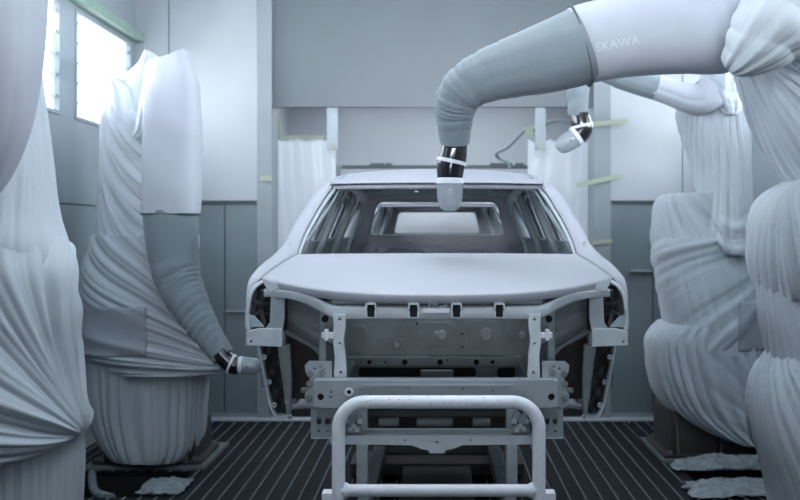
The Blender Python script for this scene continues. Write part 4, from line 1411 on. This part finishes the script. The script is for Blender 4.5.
MB().prism(circle(bx_(349), bz_(392), 0.021, 20), [circle(bx_(349), bz_(392), 0.010, 20)], BD - 0.006, BD).build('tow_eye_ring', M['ring_white'], bmo, bevel=0.002)
MB().prism([(bx_(360), bz_(384)), (bx_(514), bz_(384)), (bx_(510), bz_(387)), (bx_(364), bz_(387))][::-1], [], BD - 0.004, BD).build('beam_crease', M['beam'], bmo, bevel=0.003)
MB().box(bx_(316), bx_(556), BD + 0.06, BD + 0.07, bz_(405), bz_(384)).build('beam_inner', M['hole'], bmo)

# lower cross member, thin rod above it
LDp = 5.03
zt, zb_ = 2 - (434 - 230) / F * LDp, 2 - (444 - 230) / F * LDp
lx = lambda x_: (x_ - 437) / F * LDp
lz = lambda y_: 2 - (y_ - 230) / F * LDp
lo_ = [(lx(330), lz(434)), (lx(544), lz(434)), (lx(544), lz(443)), (lx(462), lz(444)), (lx(452), lz(448)), (lx(446), lz(449)), (lx(444), lz(452)), (lx(430), lz(452)), (lx(428), lz(449)), (lx(422), lz(448)), (lx(412), lz(444)), (lx(330), lz(443))]
MB().prism(lo_, [circle(lx(437), lz(441), 0.006, 10), circle(lx(405), lz(439), 0.005, 8), circle(lx(470), lz(439), 0.005, 8)], LDp - 0.03, LDp + 0.02).build('lower_crossmember', M['ecoat_light'], car, bevel=0.005)
MB().tube([(lx(360), LDp, lz(430)), (lx(522), LDp, lz(430))], 0.009, 10).build('sway_rod', M['ecoat'], car, smooth=True)
MB().box(lx(332), lx(542), LDp + 0.02, LDp + 0.03, lz(436), lz(432)).build('crossmember_flange', M['ecoat'], car)
# underside
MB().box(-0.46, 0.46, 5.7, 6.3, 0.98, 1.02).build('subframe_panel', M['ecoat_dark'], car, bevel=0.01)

# ------------------------------------------------------------------ carrier with tubular guard
cr_e = empty('body_carrier', (0, 6.8, 0), 'steel carrier skid under the car body with a thick white bent tube guard in front', 'carrier', 'carriers under the car bodies')
GD = 4.5


def gpt(x_, y_): return P(x_, y_, GD)


r_ = 0.0285
zt_ = gpt(0, 402).z
xl_, xr_ = gpt(338.5, 0).x, gpt(539, 0).x
cr2 = 0.115
pth = [Vector((xl_, GD, 0.10))]
pth.append(Vector((xl_, GD, zt_ - cr2)))
for k in range(1, 13):
    a_ = PI - (PI / 2) * k / 12
    pth.append(Vector((xl_ + cr2 + cr2 * math.cos(a_), GD, zt_ - cr2 + cr2 * math.sin(a_))))
for k in range(0, 13):
    a_ = PI / 2 - (PI / 2) * k / 12
    pth.append(Vector((xr_ - cr2 + cr2 * math.cos(a_), GD, zt_ - cr2 + cr2 * math.sin(a_))))
pth.append(Vector((xr_, GD, 0.10)))
gd = MB().tube(pth, r_, 24).build('guard_hoop', M['guard'], cr_e, smooth=True)
zc_ = gpt(0, 490.5).z
MB().tube([(xl_, GD, zc_), (xr_, GD, zc_)], 0.0265, 22).build('guard_crossbar', M['guard'], cr_e, smooth=True)
for x_, s in ((xl_, 1), (xr_, -1)):
    MB().tube([(x_ + s * 0.026, GD, zc_), (x_ + s * 0.034, GD, zc_), (x_ + s * 0.045, GD, zc_)], [0.033, 0.034, 0.028], 20).build('weld_collar', M['guard'], gd, smooth=True)
nb = MB()
for k in range(26):
    q_ = random.random()
    x_ = xl_ + 0.1 + (xr_ - xl_ - 0.2) * q_
    a_ = random.uniform(-0.9, 1.6)
    nb.obox((x_, GD - math.cos(a_) * 0.028, zt_ + math.sin(a_) * 0.028), (0.006, 0.003, 0.004), (a_, 0, 0))
nb.build('paint_runs', M['post'], gd)
for x_, s in ((xl_, -1), (xr_, 1)):
    MB().box(*sorted((x_ + s * 0.02, x_ + s * 0.075)), GD + 0.02, GD + 0.09, gpt(0, 505).z, gpt(0, 494).z).build('side_stub', M['guard'], cr_e, bevel=0.006)
for s in (-1, 1):
    MB().box(*sorted((s * 0.42, s * 0.52)), 4.45, 9.6, 0.10, 0.22).build('skid_rail', M['plate_steel'], cr_e, bevel=0.01)
    for y_ in (6.7, 8.9):
        MB().box(*sorted((s * 0.44, s * 0.50)), y_ - 0.04, y_ + 0.04, 0.22, 0.98).build('support_post', M['base_steel'], cr_e, bevel=0.006)
        MB().box(*sorted((s * 0.38, s * 0.60)), y_ - 0.08, y_ + 0.08, 0.98, 1.02).build('support_pad', M['base_steel'], cr_e, bevel=0.006)
    MB().box(*sorted((s * 0.36, s * 0.42)), 5.56, 5.64, 0.22, 0.62).build('front_post', M['ecoat_light'], cr_e, bevel=0.006)
for y_ in (4.62, 6.7, 8.9):
    MB().box(-0.5, 0.5, y_ - 0.05, y_ + 0.05, 0.11, 0.21).build('skid_crossmember', M['plate_steel'], cr_e, bevel=0.008)
# rear frame plate with slots, seen under the beam
rD = 8.35
rx_ = lambda x_: (x_ - 437) / F * rD
rz_ = lambda y_: 2 - (y_ - 230) / F * rD
ro_ = [(rx_(345), rz_(446)), (rx_(530), rz_(446)), (rx_(530), rz_(400)), (rx_(345), rz_(400))]
rs_ = [rrect(rx_(379), rx_(399), rz_(425), rz_(417), 0.01), rrect(rx_(416), rx_(453), rz_(425), rz_(417), 0.01), rrect(rx_(472), rx_(490), rz_(425), rz_(417), 0.01)]
MB().prism(ro_, rs_, rD, rD + 0.03).build('rear_frame_plate', M['base_steel'], cr_e, bevel=0.005)
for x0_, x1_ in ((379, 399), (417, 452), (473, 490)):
    MB().cyl((rx_(x0_), rD - 0.04, rz_(421)), (rx_(x1_), rD - 0.04, rz_(421)), 0.034, n=18).build('slot_light_bar', M['slot_light'], cr_e, smooth=True)  # pale bars added in place of the light seen through the slots
MB().box(-0.70, 0.70, rD + 0.1, rD + 0.6, 0.02, 0.12).build('drive_box', M['base_steel'], cr_e, bevel=0.01)
MB().box(-0.27, 0.27, 4.7, 10.0, 0.012, 0.10).build('drive_track', M['base_steel'], cr_e, bevel=0.01)

# the next body on the line, behind, and its carrier
car2 = copy_tree(car)
car2.location = car.location + Vector((0, 5.25, 0))
car2['label'] = 'second bare white car body waiting behind, seen only through the rear window of the first'
carr2 = copy_tree(cr_e)
carr2.location = cr_e.location + Vector((0, 5.65, 0))
carr2['label'] = 'second carrier skid hidden under the car body waiting behind'

# ------------------------------------------------------------------ things of the opening behind
def hanging_sheet(name, xa, xb, ytop, ybot, Dn, seed, lab):
    n, m = 120, 60
    G = np.zeros((m, n, 3))
    u = np.linspace(0, 1, n); v = np.linspace(0, 1, m)
    U, V = np.meshgrid(u, v)
    a_ = P(xa, ytop, Dn); c_ = P(xb, ybot, Dn)
    G[..., 0] = a_.x + (c_.x - a_.x) * U
    G[..., 2] = a_.z + (c_.z - a_.z) * V - 0.04 * np.abs(np.sin(U * 9)) * (1 - V)
    ph = U * 15 + 7 * V * (1 if seed > 6 else -0.4) + 2.6 * nz(U * 4, V * 2, seed)
    G[..., 1] = Dn + 0.035 * np.sin(ph) * (0.4 + 0.6 * V) + 0.05 * nz(U * 5, V * 2.5, seed + 1)
    o_ = grid_mesh(name, G, M['plastic_sheet'], None, solid=0.002)
    return tag(o_, lab, 'plastic sheet')


hanging_sheet('plastic_curtain', 274, 336, 137, 408.5, 11.72, 5, 'milky plastic sheet hanging in the opening behind the left windshield pillar')
hanging_sheet('plastic_curtain', 528, 592, 139, 408.5, 11.72, 9, 'milky plastic sheet hanging in the opening behind the right windshield pillar')
for (x0, x1, lab) in ((327, 338, 'short pale strip hanging from the lintel above the left plastic sheet'), (535, 545.5, 'short pale strip hanging from the lintel beside the right plastic sheet')):
    a_ = P(x0, 104, 11.27); c_ = P(x1, 150, 11.27)
    e = empty('hanging_strip', ((a_.x + c_.x) / 2, 11.27, c_.z), lab, 'bracket')
    MB().box(a_.x, c_.x, 11.25, 11.29, c_.z, 3.318).build('strip_bar', M['wall_side'], e, bevel=0.004)
    MB().cyl(((a_.x + c_.x) / 2, 11.25, c_.z + 0.03), ((a_.x + c_.x) / 2, 11.235, c_.z + 0.03), 0.035, n=16).build('strip_pad', M['tape'], e, smooth=True)
tapes = [(282, 326, 135.5, 139, 11.60, 0, 'long yellow green tape along the top edge of the left plastic sheet'),
         (274, 281, 118, 140, 11.60, 0, 'upright yellow green tape in the upper left corner of the opening'),
         (594, 628, 120, 125, 11.11, -0.10, 'yellow green tape across the right post at the height of the robot wrist'),
         (576, 622, 178, 183, 11.11, -0.22, 'yellow green tape lower on the right post, above the car pillar'),
         (260, 272, 176, 181, 11.11, 0.0, 'faint tape strip on the left post above the fender'),
         (525, 533, 126, 136, 11.60, 0.0, 'small green tape patch holding the grey hose'),
         (592, 612, 240, 244, 11.11, -0.1, 'short tape strip on the right post just above the fender')]
for (x0, x1, y0, y1, dd, tilt, lab) in tapes:
    a_ = P(x0, y0, dd); c_ = P(x1, y1, dd)
    o = MB().obox(((a_.x + c_.x) / 2, dd, (a_.z + c_.z) / 2), (c_.x - a_.x, 0.006, a_.z - c_.z), (0, tilt, 0)).build('tape_strip', M['tape'], None)
    tag(o, lab, 'tape')
hz = catmull([P(510, 168, 12.0), P(507, 162, 12.0), P(499, 158, 12.0), P(497, 153, 11.9), P(508, 147, 11.8), P(518, 137, 11.7), P(527, 129, 11.65), P(538, 130, 11.62), P(548, 123, 11.6), P(560, 121, 11.6), P(575, 124, 11.55), P(590, 126, 11.5)], 6)
o = MB().tube(hz, 0.020, 10).build('grey_hose', M['hose'], None, smooth=True)
tag(o, 'curly grey hose crossing the opening from the right post down behind the roof', 'hose')
e = empty('crossbar_gantry', (0, 12.1, 0), 'dark crossbar on legs standing behind the car roof', 'gantry')
a_ = P(342, 167.0, 12.1); c_ = P(512, 167.0, 12.1)
MB().box(a_.x, c_.x + 0.28, 12.07, 12.13, a_.z - 0.02, a_.z + 0.02).build('crossbar', M['dark_rubber'], e, bevel=0.005)
for x0, x1 in ((370, 384), (385, 392), (490, 512), (515, 524)):
    MB().box(P(x0, 0, 12.1).x, P(x1, 0, 12.1).x, 12.06, 12.14, a_.z + 0.0, a_.z + 0.045).build('clamp', M['dark_rubber'], e, bevel=0.005)
for x_ in (a_.x - 0.04, c_.x + 0.28):
    MB().box(x_ - 0.03, x_ + 0.03, 12.07, 12.13, 0, a_.z + 0.02).build('leg', M['hose'], e, bevel=0.005)

# ------------------------------------------------------------------ crumpled film on the floor
def film(cx, cy, rx, ry_, h, seed, lab):
    n, m = 70, 34
    U, V = np.meshgrid(np.linspace(-1, 1, n), np.linspace(-1, 1, m))
    e_ = np.clip(1 - (np.abs(U) ** 2.6 + np.abs(V) ** 2.6), 0, 1)
    G = np.zeros((m, n, 3))
    G[..., 0] = cx + rx * U * (1 + 0.06 * nz(V * 5, U * 5, seed))
    G[..., 1] = cy + ry_ * V * (1 + 0.10 * nz(U * 6, V * 3, seed + 1))
    G[..., 2] = 0.014 + h * np.sqrt(e_) * (0.75 + 0.22 * nz(U * 12, V * 9, seed + 2)) + 0.012 * np.abs(nz(U * 25, V * 18, seed + 3))
    o_ = grid_mesh('crumpled_film', G, M['foil'], None, solid=0.003)
    return tag(o_, lab, 'plastic film')


film(2.43, 8.80, 0.46, 0.14, 0.10, 3, 'crumpled pale plastic film on the floor just in front of the right robot base')
film(2.38, 8.02, 0.48, 0.23, 0.07, 13, 'flatter crumpled plastic film nearest the camera on the right floor')
film(-2.10, 8.10, 0.17, 0.22, 0.05, 23, 'crumpled pale film lying over the pit edge by the left robot')
o = MB().tube(catmull([P(92, 474, 8.6), P(93, 486, 8.3), P(98, 494, 8.0), P(112, 498, 7.85)], 5), [0.035] * 16, 10).build('pit_edge_hose', M['foil'], None, smooth=True)
tag(o, 'pale wrapped hose along the left edge of the floor pit', 'hose')
o = MB().tube([P(626, 427, 10.9), P(629, 424.5, 10.9), P(632, 427, 10.9)], [0.015, 0.03, 0.015], 10).build('wadded_paper', M['ring_white'], None, smooth=True)
tag(o, 'small white scrap on the floor by the back wall, right of the car', 'scrap')
